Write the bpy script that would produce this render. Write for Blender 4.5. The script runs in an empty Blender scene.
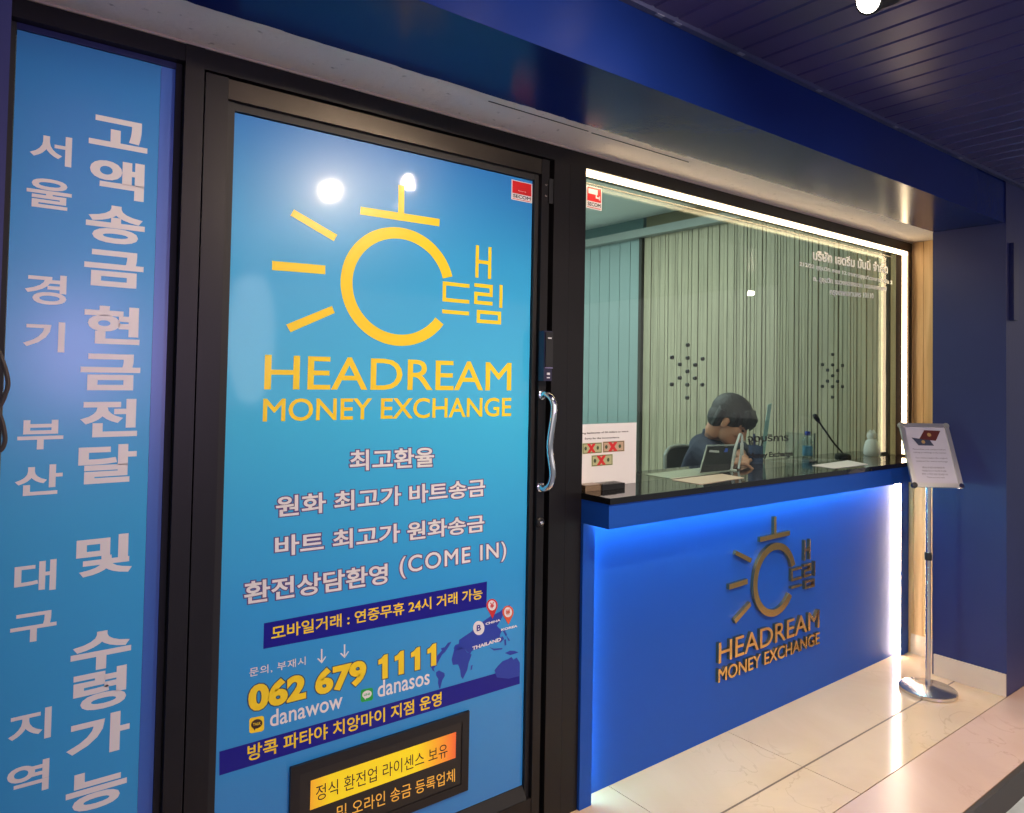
import bpy, bmesh, math, random
from mathutils import Vector, Matrix
random.seed(7)
SC = bpy.context.scene
COL = SC.collection
PI = math.pi

# ------------------------------------------------------------------ camera model
CAM = Vector((0, 0, 1.6))
FPX, PY = 732.9, 356.6
yaw, pit, rol = [math.radians(a) for a in (37.70, 1.657, 1.029)]
Fw = Vector((math.sin(yaw)*math.cos(pit), math.cos(yaw)*math.cos(pit), math.sin(pit)))
R0 = Vector((math.cos(yaw), -math.sin(yaw), 0)); U0 = R0.cross(Fw)
Rt = R0*math.cos(rol) + U0*math.sin(rol)
Up = -R0*math.sin(rol) + U0*math.cos(rol)
cd = bpy.data.cameras.new('camera'); co = bpy.data.objects.new('camera', cd); COL.objects.link(co)
m = Matrix((Rt, Up, -Fw)).transposed().to_4x4(); m.translation = CAM
co.matrix_world = m
cd.sensor_width = 36; cd.lens = FPX/1024*36; cd.shift_y = (PY-406.5)/1024; cd.clip_start = .02
SC.camera = co

def at(x, y, Y=None, Z=None, X=None):
    """world point seen at photo pixel (x, y) on one known plane of the place"""
    d = Fw + Rt*((x-512)/FPX) - Up*((y-PY)/FPX)
    if Y is not None: t = (Y-CAM.y)/d.y
    elif Z is not None: t = (Z-CAM.z)/d.z
    else: t = (X-CAM.x)/d.x
    return CAM + d*t

# ------------------------------------------------------------------ materials
def lin(c):
    return tuple(((v/255)/12.92 if v/255 <= .04045 else ((v/255+.055)/1.055)**2.4) for v in c) + (1,)
MATS = {}
def nodes(name):
    mt = bpy.data.materials.new(name); mt.use_nodes = True
    nt = mt.node_tree; b = nt.nodes['Principled BSDF']
    return mt, nt, b
def mat(name, col, rough=.5, metal=0, spec=.5, coat=0, coat_r=.05, noise=0, nscale=20, bump=0, bscale=60, alpha=None, trans=0):
    if name in MATS: return MATS[name]
    mt, nt, b = nodes(name)
    c = lin(col) if max(col) > 1 else tuple(col)+(1,)
    b.inputs['Base Color'].default_value = c
    b.inputs['Roughness'].default_value = rough
    b.inputs['Metallic'].default_value = metal
    b.inputs['Specular IOR Level'].default_value = spec
    b.inputs['Coat Weight'].default_value = coat
    b.inputs['Coat Roughness'].default_value = coat_r
    b.inputs['Transmission Weight'].default_value = trans
    tc = nt.nodes.new('ShaderNodeTexCoord')
    if noise:
        n = nt.nodes.new('ShaderNodeTexNoise'); n.inputs['Scale'].default_value = nscale; n.inputs['Detail'].default_value = 5
        nt.links.new(tc.outputs['Object'], n.inputs['Vector'])
        r = nt.nodes.new('ShaderNodeValToRGB')
        r.color_ramp.elements[0].position = .3; r.color_ramp.elements[1].position = .7
        r.color_ramp.elements[0].color = tuple(v*(1-noise) for v in c[:3])+(1,)
        r.color_ramp.elements[1].color = tuple(min(1, v*(1+noise*.5)) for v in c[:3])+(1,)
        nt.links.new(n.outputs['Fac'], r.inputs['Fac']); nt.links.new(r.outputs['Color'], b.inputs['Base Color'])
    if bump:
        n2 = nt.nodes.new('ShaderNodeTexNoise'); n2.inputs['Scale'].default_value = bscale; n2.inputs['Detail'].default_value = 4
        nt.links.new(tc.outputs['Object'], n2.inputs['Vector'])
        bp = nt.nodes.new('ShaderNodeBump'); bp.inputs['Strength'].default_value = bump; bp.inputs['Distance'].default_value = .01
        nt.links.new(n2.outputs['Fac'], bp.inputs['Height']); nt.links.new(bp.outputs['Normal'], b.inputs['Normal'])
    MATS[name] = mt
    return mt
def emis(name, col, s):
    mt, nt, b = nodes(name)
    b.inputs['Base Color'].default_value = lin(col); b.inputs['Emission Color'].default_value = lin(col)
    b.inputs['Emission Strength'].default_value = s
    MATS[name] = mt
    return mt
def glassm(name, tint, gl=1.0, rough=0.0, ior=1.5):
    mt = bpy.data.materials.new(name); mt.use_nodes = True; nt = mt.node_tree
    nt.nodes.clear()
    out = nt.nodes.new('ShaderNodeOutputMaterial'); mix = nt.nodes.new('ShaderNodeMixShader')
    tr = nt.nodes.new('ShaderNodeBsdfTransparent'); g = nt.nodes.new('ShaderNodeBsdfGlossy'); f = nt.nodes.new('ShaderNodeFresnel')
    ge = nt.nodes.new('ShaderNodeNewGeometry'); mr = nt.nodes.new('ShaderNodeMapRange')   # same reflectance on the way in and out of the pane
    mr.inputs['To Min'].default_value = ior; mr.inputs['To Max'].default_value = 1/ior
    nt.links.new(ge.outputs['Backfacing'], mr.inputs['Value']); nt.links.new(mr.outputs[0], f.inputs['IOR'])
    tr.inputs['Color'].default_value = tuple(tint)+(1,); g.inputs['Roughness'].default_value = rough
    g.inputs['Color'].default_value = (gl, gl, gl, 1)
    nt.links.new(f.outputs[0], mix.inputs[0]); nt.links.new(tr.outputs[0], mix.inputs[1]); nt.links.new(g.outputs[0], mix.inputs[2])
    nt.links.new(mix.outputs[0], out.inputs[0])
    MATS[name] = mt
    return mt

# ------------------------------------------------------------------ mesh helpers
def link(name, me, material, parent=None, loc=None):
    o = bpy.data.objects.new(name, me); COL.objects.link(o)
    if material: me.materials.append(material)
    if parent is not None: o.parent = parent; 
    if loc is not None: o.location = loc
    return o
def tag(o, label=None, cat=None, group=None, kind=None):
    if label: o['label'] = label
    if cat: o['category'] = cat
    if group: o['group'] = group
    if kind: o['kind'] = kind
    return o
def empty(name, loc=(0, 0, 0), label=None, cat=None, group=None, kind=None):
    o = bpy.data.objects.new(name, None); COL.objects.link(o); o.location = loc; o.empty_display_size = .1
    return tag(o, label, cat, group, kind)
def finish(bm, name, material, parent=None, bevel=0, smooth=False, seg=2):
    """world-coordinate bmesh -> object whose origin is its parent's"""
    if bevel:
        bmesh.ops.bevel(bm, geom=[e for e in bm.edges if len(e.link_faces) == 2 and e.calc_face_angle(0) > .6], offset=bevel, segments=seg, affect='EDGES', profile=.5)
    bmesh.ops.recalc_face_normals(bm, faces=bm.faces)
    off = Vector((0, 0, 0)); p = parent
    while p is not None: off += p.location; p = p.parent
    me = bpy.data.meshes.new(name)
    # every object's own origin sits at its bounding box's base centre
    if bm.verts:
        lo = Vector([min(v.co[i] for v in bm.verts) for i in range(3)]); hi = Vector([max(v.co[i] for v in bm.verts) for i in range(3)])
    else: lo = hi = Vector()
    org = Vector(((lo.x+hi.x)/2, (lo.y+hi.y)/2, lo.z))
    for v in bm.verts: v.co -= org
    if smooth:
        for f in bm.faces: f.smooth = True
    bm.to_mesh(me); bm.free()
    o = link(name, me, material, parent)
    o.location = org-off
    if smooth:
        try: me.set_sharp_from_angle(angle=math.radians(40))
        except Exception: pass
    return o
def box(bm, a, b):
    x0, y0, z0 = a; x1, y1, z1 = b
    vs = [bm.verts.new(p) for p in ((x0,y0,z0),(x1,y0,z0),(x1,y1,z0),(x0,y1,z0),(x0,y0,z1),(x1,y0,z1),(x1,y1,z1),(x0,y1,z1))]
    for f in ((0,3,2,1),(4,5,6,7),(0,1,5,4),(1,2,6,5),(2,3,7,6),(3,0,4,7)): bm.faces.new([vs[i] for i in f])
def BX(name, a, b, material, parent=None, bevel=0):
    bm = bmesh.new(); box(bm, a, b); return finish(bm, name, material, parent, bevel)
def tube(bm, pts, r, n=12, closed=False, cap=True):
    pts = [Vector(p) for p in pts]; rings = []
    rs = r if isinstance(r, (list, tuple)) else [r]*len(pts)
    prev = None
    for i, p in enumerate(pts):
        if closed: t = (pts[(i+1) % len(pts)]-pts[i-1]).normalized()
        else: t = (pts[min(i+1, len(pts)-1)]-pts[max(i-1, 0)]).normalized()
        if prev is None:
            a = t.orthogonal().normalized()
        else:
            a = (prev - t*prev.dot(t)).normalized()
        prev = a; b = t.cross(a)
        rings.append([bm.verts.new(p+(a*math.cos(2*PI*k/n)+b*math.sin(2*PI*k/n))*rs[i]) for k in range(n)])
    L = len(rings)
    for i in range(L if closed else L-1):
        A, B = rings[i], rings[(i+1) % L]
        for k in range(n): bm.faces.new((A[k], A[(k+1) % n], B[(k+1) % n], B[k]))
    if cap and not closed:
        bm.faces.new(rings[0][::-1]); bm.faces.new(rings[-1])
def lathe(bm, prof, c, n=40, axis=Vector((0, 0, 1))):
    axis = Vector(axis).normalized(); a = axis.orthogonal().normalized(); b = axis.cross(a); c = Vector(c); rings = []
    for r, z in prof:
        rings.append([bm.verts.new(c+axis*z+(a*math.cos(2*PI*k/n)+b*math.sin(2*PI*k/n))*max(r, 1e-5)) for k in range(n)])
    for A, B in zip(rings, rings[1:]):
        for k in range(n): bm.faces.new((A[k], A[(k+1) % n], B[(k+1) % n], B[k]))
    bm.faces.new(rings[0][::-1]); bm.faces.new(rings[-1])
def spline(pts, n=6):
    pts = [Vector(p) for p in pts]; out = []
    for i in range(len(pts)-1):
        p0, p1, p2, p3 = pts[max(i-1, 0)], pts[i], pts[i+1], pts[min(i+2, len(pts)-1)]
        for k in range(n):
            t = k/n; out.append(.5*((2*p1)+(p2-p0)*t+(2*p0-5*p1+4*p2-p3)*t*t+(3*p1-p0-3*p2+p3)*t**3))
    out.append(pts[-1]); return out
def prism(bm, poly, d):
    """closed polygon of world points pushed along vector d"""
    d = Vector(d); A = [bm.verts.new(Vector(p)) for p in poly]; B = [bm.verts.new(Vector(p)+d) for p in poly]
    bm.faces.new(A); bm.faces.new(B[::-1]); n = len(A)
    for i in range(n): bm.faces.new((A[i], A[(i+1) % n], B[(i+1) % n], B[i]))

# ------------------------------------------------------------------ lettering (Blender's own font)
TC = {}
def glyphs(s, off=0.0, ext=0.0, space=1.0):
    k = (s, off, ext, space)
    if k in TC: return TC[k]
    cu = bpy.data.curves.new('t', 'FONT'); cu.body = s
    cu.extrude = .5 if ext or off else 0; cu.bevel_depth = off; cu.bevel_resolution = 0; cu.resolution_u = 4; cu.space_character = space
    cu.fill_mode = 'BOTH'
    o = bpy.data.objects.new('t', cu); COL.objects.link(o)
    dg = bpy.context.evaluated_depsgraph_get(); dg.update()
    me = bpy.data.meshes.new_from_object(o.evaluated_get(dg))
    vs = [v.co.copy() for v in me.vertices]; fs = [tuple(p.vertices) for p in me.polygons]
    bpy.data.objects.remove(o); bpy.data.curves.remove(cu); bpy.data.meshes.remove(me)
    TC[k] = (vs, fs); return TC[k]
def put_text(bm, s, bl, br, tl, off=0.0, thick=.0004, n=Vector((0, -1, 0)), grow=0.0, space=1.0, ref=None):
    """lettering whose ink box runs bl -> br and bl -> tl, standing `thick` proud along n"""
    # fit from the unbolded/reference glyph box so outline layers stay registered
    rv, _ = glyphs(s, ref if ref is not None else off, 0.0, space)
    vs, fs = glyphs(s, off+grow, .5, space)
    x0 = min(v.x for v in rv); x1 = max(v.x for v in rv); y0 = min(v.y for v in rv); y1 = max(v.y for v in rv)
    U = (Vector(br)-Vector(bl)); V = (Vector(tl)-Vector(bl))
    new = [bm.verts.new(Vector(bl)+U*((v.x-x0)/(x1-x0))+V*((v.y-y0)/(y1-y0))+n*(thick if v.z > 0 else 0)) for v in vs]
    for f in fs:
        try: bm.faces.new([new[i] for i in f])
        except ValueError: pass
    bm.verts.index_update()
def TXT(name, s, bl, br, tl, material, parent, off=0.0, thick=.0004, n=Vector((0, -1, 0)), grow=0.0, space=1.0, ref=None):
    bm = bmesh.new(); put_text(bm, s, bl, br, tl, off, thick, n, grow, space, ref)
    if s in SPLIT: return split_words(bm, name, material, parent, Vector(br)-Vector(bl))
    return finish(bm, name, material, parent)
SPLIT = {'062 679', '문의, 부재시', '원화 최고가 바트송금', '바트 최고가 원화송금', '방콕 파타야 치앙마이 지점 운영', '정식 환전업 라이센스 보유', '및 오라인 송금 등록업체', '(COME IN)'}
def split_words(bm, name, material, parent, U, frac=.24):
    """one mesh per word: cut the lettering wherever the gap along the line is wide"""
    L = U.length; u = U.normalized(); V3 = Vector((0, 0, 1)); bm.faces.index_update(); bm.verts.index_update(); bm.faces.ensure_lookup_table()
    iv = []
    for f in bm.faces:
        t_ = [v.co.dot(u) for v in f.verts]; iv.append((min(t_), max(t_), f.index))
    hgt = max(v.co.z for v in bm.verts)-min(v.co.z for v in bm.verts)
    hgt -= abs(U.z); iv.sort(); groups = [[]]; e = iv[0][1]
    for a, b, i in iv:
        if a > e+hgt*frac: groups.append([])
        groups[-1].append(i); e = max(e, b)
    for g in groups:
        b2 = bmesh.new(); vm = {}
        for i in g:
            f = bm.faces[i]; vs = []
            for v in f.verts:
                if v.index not in vm: vm[v.index] = b2.verts.new(v.co)
                vs.append(vm[v.index])
            try: b2.faces.new(vs)
            except ValueError: pass
        o = finish(b2, name, material, parent)
    bm.free(); return o

# ------------------------------------------------------------------ shared materials
M_paint = mat('gloss_blue_paint', (.005, .018, .130), .20, spec=.2, bump=.02, bscale=90, noise=.15, nscale=2)
M_col = mat('column_blue_paint', (.022, .028, .125), .42, bump=.04, bscale=70, noise=.1, nscale=2)
M_frame = mat('dark_bronze_aluminium', (.009, .008, .009), .38, metal=.1, spec=.35, noise=.2, nscale=6)
M_gask = mat('black_gasket', (.006, .006, .007), .6)
M_panel = mat('counter_blue_laminate', (.007, .072, .40), .5, spec=.25)
M_granite = mat('black_granite', (.006, .006, .007), .06, spec=.7, noise=.5, nscale=220)
M_steel = mat('polished_steel', (.66, .60, .55), .27, metal=1)
M_gold = mat('gold_mirror_acrylic', (.85, .52, .18), .22, metal=1)
M_chrome = mat('chrome', (.75, .75, .76), .08, metal=1)
M_white = mat('white_paper', (.74, .74, .74), .6)
M_black = mat('black_plastic', (.012, .012, .013), .4)
M_yel = mat('yellow_print', (.95, .68, .02), .3, spec=.3, coat=.3, coat_r=.05)
M_wtxt = mat('white_vinyl_lettering', (.80, .78, .78), .35)
M_navy = mat('navy_print', (.010, .007, .26), .3, spec=.25, coat=.2)
M_out = mat('purple_outline_print', (.10, .06, .22), .3)
M_blk = mat('black_print', (.01, .01, .012), .5)

# ================================================================== SETTING
XC, XW = 4.387, 4.63            # column side face, wood return
YB, YP, YF, YG = 1.45, 1.80, 2.03, 2.06
ZS, ZC = 2.462, 2.69

def marble(name, c1, c2, vein, rough):
    mt, nt, b = nodes(name)
    tc = nt.nodes.new('ShaderNodeTexCoord')
    n = nt.nodes.new('ShaderNodeTexNoise'); n.inputs['Scale'].default_value = 1.6; n.inputs['Detail'].default_value = 8; n.inputs['Distortion'].default_value = 1.2
    nt.links.new(tc.outputs['Object'], n.inputs['Vector'])
    r = nt.nodes.new('ShaderNodeValToRGB'); r.color_ramp.elements[0].position = .35; r.color_ramp.elements[1].position = .65
    r.color_ramp.elements[0].color = c1+(1,); r.color_ramp.elements[1].color = c2+(1,)
    nt.links.new(n.outputs['Fac'], r.inputs['Fac'])
    n2 = nt.nodes.new('ShaderNodeTexNoise'); n2.inputs['Scale'].default_value = 2.3; n2.inputs['Detail'].default_value = 6; n2.inputs['Distortion'].default_value = 2.2
    nt.links.new(tc.outputs['Object'], n2.inputs['Vector'])
    r2 = nt.nodes.new('ShaderNodeValToRGB'); e = r2.color_ramp.elements
    e[0].position = .485; e[0].color = (0, 0, 0, 1); e[1].position = .515; e[1].color = (0, 0, 0, 1)
    x = e.new(.5); x.color = (.55, .55, .55, 1)
    nt.links.new(n2.outputs['Fac'], r2.inputs['Fac'])
    n3 = nt.nodes.new('ShaderNodeTexNoise'); n3.inputs['Scale'].default_value = 1.4
    nt.links.new(tc.outputs['Object'], n3.inputs['Vector'])
    r3 = nt.nodes.new('ShaderNodeValToRGB'); r3.color_ramp.elements[0].position = .5; r3.color_ramp.elements[1].position = .68
    nt.links.new(n3.outputs['Fac'], r3.inputs['Fac'])
    mu = nt.nodes.new('ShaderNodeMath'); mu.operation = 'MULTIPLY'
    nt.links.new(r2.outputs['Color'], mu.inputs[0]); nt.links.new(r3.outputs['Color'], mu.inputs[1])
    mx = nt.nodes.new('ShaderNodeMix'); mx.data_type = 'RGBA'
    nt.links.new(mu.outputs[0], mx.inputs['Factor']); nt.links.new(r.outputs['Color'], mx.inputs['A']); mx.inputs['B'].default_value = vein+(1,)
    nt.links.new(mx.outputs['Result'], b.inputs['Base Color'])
    b.inputs['Roughness'].default_value = rough
    MATS[name] = mt; return mt
M_tile = marble('cream_marble_tile', (.66, .47, .31), (.73, .54, .37), (.52, .36, .23), .10)
M_tile2 = marble('pinkish_marble_tile', (.60, .40, .31), (.66, .45, .36), (.45, .28, .20), .25)
M_grout = mat('dark_grout', (.12, .08, .05), .8)

def floor_piece(name, x0, x1, y0, y1, z, rows, xs, material, gap=.0035):
    """slab of tiles: rows = y joints, xs = x joints; real recessed joints over a grout bed"""
    root = empty(name, ((x0+x1)/2, (y0+y1)/2, z-.05), kind='structure')
    BX('grout_bed', (x0, y0, z-.05), (x1, y1, z-.003), M_grout, root)
    bm = bmesh.new(); yy = [y0]+rows+[y1]; xx = [x0]+xs+[x1]
    for a, b in zip(yy, yy[1:]):
        for c, d in zip(xx, xx[1:]):
            box(bm, (c+gap/2, a+gap/2, z-.012), (d-gap/2, b-gap/2, z))
    finish(bm, 'tiling', material, root, bevel=.0008, seg=1)
    for yj in rows: BX('joint_strip', (x0, yj-.004, z-.0028), (x1, yj+.004, z+.0004), mat('brown_joint', (.16, .10, .06), .5), root)
    return root
tag(floor_piece('floor', -1.5, 4.75, YB, 2.20, 0, [1.694], [-.16, .60, 1.36, 2.12, 2.883], M_tile), 'cream marble tiled floor in front of the blue counter')
tag(floor_piece('floor', -1.5, 7.0, 1.16, YB-.001, 0, [], [-.1, 1.1, 5.2], M_tile2), 'pinkish marble tiled edge strip of the floor')
M_side = mat('blue_grey_pavement', (.46, .54, .60), .5, noise=.25, nscale=8)
b_ = BX('floor', (-14, -30, -.20), (30, 1.16, -.12), M_side); tag(b_, 'grey blue pavement a step below the shop floor', kind='structure')
b_ = BX('trim_5', (-1.5, 1.142, -.12), (7, 1.159, -.004), mat('step_riser_dark', (.05, .04, .035), .6)); tag(b_, 'dark riser under the tiled step', kind='structure')
b_ = BX('floor', (.2, 2.201, -.06), (7.5, 8.2, -.001), mat('interior_floor', (.6, .57, .52), .4)); tag(b_, 'floor of the room behind the window', kind='structure')

# outer column and beam
BX('wall_right', (XC, YB, 0), (XC+2.6, YP+.01, ZC), M_col); w = bpy.data.objects['wall_right']; tag(w, 'blue painted column right of the counter', kind='structure')
o = BX('wall_left', (-1.2, YB, 0), (.068, YP, ZC), M_col); tag(o, 'blue painted column at the left edge', kind='structure')
o = BX('wall_front', (.0685, YB, ZS), (XC-.38, YP, ZC), M_paint); tag(o, 'blue painted beam above the shopfront', kind='structure')
o = BX('wall_front', (XC-.379, YB+.006, ZS), (XC-.0005, YP, ZC), M_paint); tag(o, 'short set-back end of the blue beam beside the column', kind='structure')
# plaster head behind the beam, ragged paint edge
def plaster():
    mt, nt, b = nodes('rough_plaster')
    tc = nt.nodes.new('ShaderNodeTexCoord'); n = nt.nodes.new('ShaderNodeTexNoise'); n.inputs['Scale'].default_value = 34; n.inputs['Detail'].default_value = 7
    nt.links.new(tc.outputs['Object'], n.inputs['Vector'])
    r = nt.nodes.new('ShaderNodeValToRGB'); e = r.color_ramp.elements
    e[0].position = .24; e[0].color = (.38, .32, .30, 1); e[1].position = .36; e[1].color = (.78, .70, .66, 1)
    nt.links.new(n.outputs['Fac'], r.inputs['Fac']); nt.links.new(r.outputs['Color'], b.inputs['Base Color'])
    bp = nt.nodes.new('ShaderNodeBump'); bp.inputs['Strength'].default_value = .25; bp.inputs['Distance'].default_value = .01
    nt.links.new(n.outputs['Fac'], bp.inputs['Height']); nt.links.new(bp.outputs['Normal'], b.inputs['Normal'])
    b.inputs['Roughness'].default_value = .75; return mt
M_pl = plaster()
bm = bmesh.new(); box(bm, (-.4, YP+.006, ZS+.004), (XW+.02, YF+.015, ZC))
o = finish(bm, 'trim_1', M_pl); tag(o, 'rough grey plaster soffit between beam and window frame', kind='structure')
bm = bmesh.new()
# the ragged blue paint drips over the joint
x = .1
poly = []
while x < XC-.1:
    poly.append((x, YP+.006+random.uniform(0, .006)+(.012 if 1.99 < x < 2.25 else 0)*random.random(), ZS+.003)); x += random.uniform(.012, .05)
pl = [(.1, YP-.004, ZS+.003), (XC-.1, YP-.004, ZS+.003)] + poly[::-1]
prism(bm, [Vector(p) for p in pl], (0, 0, .003))
o = finish(bm, 'trim_2', M_paint); tag(o, 'ragged edge of blue paint along the plaster', kind='structure')
bm = bmesh.new(); box(bm, (-.4, YF-.004, ZS-.003), (XW, YF+.004, ZS+.006))
o = finish(bm, 'trim_3', mat('cream_sealant', (.5, .42, .35), .5)); tag(o, 'thin cream sealant bead over the window frame', kind='structure')
bm = bmesh.new()
for a, b in ((1.30, 1.75), (1.75, 2.3)):
    box(bm, (a+.02, YP+.05+.01*(a-1.3), ZS+.002), (b, YP+.053+.01*(a-1.3), ZS+.005))
o = finish(bm, 'trim_4', M_blk); tag(o, 'thin crack line in the plaster soffit', kind='structure')

# planked ceiling
M_plank = mat('blue_grey_ceiling_plank', (.080, .068, .20), .30, metal=.35, noise=.12, nscale=4)
root = empty('ceiling', (3, 0, ZC), kind='structure'); root['label'] = 'blue grey planked ceiling over the walkway'
bm = bmesh.new(); x = -1.0+.0045
while x < 7.2:
    z = ZC; w_ = .108
    # plank with raised middle and a recessed V joint
    pr = [(x+.004, z+.012), (x+.012, z), (x+w_-.003, z), (x+w_+.0035, z+.012)]
    A = [bm.verts.new((px, -4.5, pz)) for px, pz in pr]; B = [bm.verts.new((px, YB-.001, pz)) for px, pz in pr]
    for i in range(3): bm.faces.new((A[i], A[i+1], B[i+1], B[i]))
    x += w_
finish(bm, 'planks', M_plank, root)
BX('backing', (-1.2, -4.5, ZC+.0125), (7.4, YP+.3, ZC+.05), mat('ceiling_joint_dark', (.012, .014, .05), .6), root)
BX('edge_trim', (.07, YB-.022, ZC-.012), (7.2, YB-.001, ZC+.004), mat('edge_trim_paint', (.05, .06, .14), .4), root, bevel=.003)
bm = bmesh.new()
for xx in (1.62, 1.70, 2.02, 2.5, 3.1, 3.75): box(bm, (xx, YB-.0235, ZC-.014), (xx+.03, YB-.012, ZC-.0115))
finish(bm, 'sealant_patch', mat('grey_sealant', (.22, .24, .35), .5), root)

# wood-clad return, its base, column base
def wood(name, c1, c2, groove=.085, gd=.35, rough=.45, axis='Y'):
    mt, nt, b = nodes(name)
    tc = nt.nodes.new('ShaderNodeTexCoord'); mp = nt.nodes.new('ShaderNodeMapping'); mp.inputs['Scale'].default_value = (26, 26, 1.3)
    nt.links.new(tc.outputs['Object'], mp.inputs['Vector'])
    n = nt.nodes.new('ShaderNodeTexNoise'); n.inputs['Scale'].default_value = 1.4; n.inputs['Detail'].default_value = 7; n.inputs['Distortion'].default_value = .7
    nt.links.new(mp.outputs['Vector'], n.inputs['Vector'])
    r = nt.nodes.new('ShaderNodeValToRGB'); r.color_ramp.elements[0].position = .3; r.color_ramp.elements[1].position = .7
    r.color_ramp.elements[0].color = c1+(1,); r.color_ramp.elements[1].color = c2+(1,)
    nt.links.new(n.outputs['Fac'], r.inputs['Fac']); nt.links.new(r.outputs['Color'], b.inputs['Base Color'])
    b.inputs['Roughness'].default_value = rough; MATS[name] = mt; return mt
M_wood = wood('light_oak_board', (.58, .34, .14), (.78, .52, .27))
root = empty('wall_return', (XW+.02, 1.93, 0), kind='structure'); root['label'] = 'light wood clad return wall beside the window'
bm = bmesh.new()
for a, b in ((1.812, 1.905), (1.908, 1.962), (1.965, 2.018), (2.021, 2.20)): box(bm, (XW, a, 0), (XW+.02, b, ZS+.003))
finish(bm, 'boards', M_wood, root, bevel=.002, seg=1)
BX('backing', (XW+.021, 1.812, 0), (XW+.06, 2.20, ZS+.003), mat('dark_gap', (.01, .008, .008), .8), root)
M_base = marble('cream_skirting', (.68, .55, .43), (.76, .62, .49), (.55, .40, .26), .2)
bm = bmesh.new()
pr = [(XW-.012, 0), (XW-.012, .075), (XW-.009, .092), (XW-.004, .113), (XW-.0005, .113), (XW-.0005, 0)]
A = [bm.verts.new((px, 1.812, pz)) for px, pz in pr]; B = [bm.verts.new((px, 2.028, pz)) for px, pz in pr]
bm.faces.new(A); bm.faces.new(B[::-1])
for i in range(6): bm.faces.new((A[i], A[(i+1) % 6], B[(i+1) % 6], B[i]))
o = finish(bm, 'baseboard_return', M_base); tag(o, 'cream moulded skirting under the wood cladding', kind='structure')
bm = bmesh.new(); box(bm, (XC-.010, YB+.001, 0), (XC-.0005, YP, .115))
o = finish(bm, 'baseboard_right', M_base, bevel=.001, seg=1); tag(o, 'cream tile skirting on the blue column', kind='structure')
# gap strip between column and wood
o = BX('wall_gap', (XC+.002, YP+.0105, 0), (XW-.0005, YP+.012, ZS), mat('dark_recess', (.006, .006, .014), .7)); o.name = 'wall_recess'; tag(o, 'dark recess behind the blue column', kind='structure')
# flat box high on the column front
o = BX('wall_box', (4.43, YB-.022, 1.95), (4.50, YB-.0005, 2.36), mat('dark_blue_box_paint', (.006, .012, .09), .35), bevel=.004)
tag(o, 'flat dark blue box high on the front of the right column', 'box')

# ================================================================== FRAME
FB = .11   # frame depth behind YF
def FR(name, a, b, parent=None, bev=.002, mt=None): return BX(name, a, b, mt or M_frame, parent, bevel=bev)
d1 = empty('window_2', (.28, YF+.05, 0), 'narrow fixed side window left of the door, wholly covered by a printed sheet', kind='structure')
FR('frame_head', (.069, YF, 2.413), (.472, YF+FB, ZS-.0035), d1)
FR('frame_stile', (.069, YF+.006, .0), (.095, YF+FB, 2.412), d1)
FR('frame_stile', (.472, YF-.004, 0), (.519, YF+FB, ZS-.0035), d1)
FR('frame_sill', (.0955, YF, 0), (.4715, YF+FB, .12), d1)
BX('gasket', (.4561, YG-.004, .12), (.4715, YG+.01, 2.412), M_gask, d1); BX('gasket', (.0955, YG-.004, .12), (.107, YG+.01, 2.412), M_gask, d1)
BX('gasket', (.1075, YG-.004, 2.3965), (.4555, YG+.01, 2.412), mat('navy_head_strip', (.008, .014, .09), .3), d1)
BX('pane', (.0955, YG+.004, .12), (.4715, YG+.010, 2.412), glassm('green_glass', (.7, .78, .75)), d1)
# header over door
o = FR('trim_6', (.5195, YF, 2.405), (4.629, YF+FB, ZS-.0035)); tag(o, 'dark metal head of the shopfront frame', kind='structure')
# door leaf
dr = empty('door_1', (1.12, YF+.03, 0), 'dark framed sliding door covered by a sky blue printed sheet', kind='structure')
FR('stile', (.524, YF, .02), (.583, YF+.05, 2.398), dr)
FR('stile', (1.692, YF, .02), (1.727, YF+.05, 2.398), dr)
FR('top_rail', (.584, YF+.002, 2.342), (1.691, YF+.05, 2.396), dr, mt=mat('brushed_bronze', (.06, .052, .045), .33, metal=.8, noise=.2, nscale=5))
FR('bottom_rail', (.584, YF+.002, .02), (1.691, YF+.05, .112), dr)
BX('bead', (.5835, YG-.012, .1125), (.6065, YG+.006, 2.3415), M_gask, dr); BX('bead', (1.6735, YG-.012, .1125), (1.6915, YG+.006, 2.3415), M_gask, dr)
BX('bead', (.607, YG-.010, 2.320), (1.673, YG+.006, 2.3415), M_gask, dr)
bm = bmesh.new(); prism(bm, [(.607, YG-.026, .1125), (.607, YG-.001, .150), (.607, YG+.006, .150), (.607, YG+.006, .1125)], (1.066, 0, 0))
finish(bm, 'bead', M_gask, dr)
BX('pane', (.607, YG+.003, .151), (1.673, YG+.009, 2.319), MATS['green_glass'], dr)
bm = bmesh.new(); box(bm, (1.722, YF-.006, 2.24), (1.742, YF, 2.33)); 
finish(bm, 'latch_plate', M_black, dr, bevel=.001)
for zz in (2.265, 2.305):
    bm = bmesh.new(); lathe(bm, [(0, 0), (.004, 0), (.003, .002), (0, .0025)], (1.712, YF-.0005, zz), 12, (0, -1, 0)); finish(bm, 'screw', M_steel, dr, smooth=True)
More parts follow.
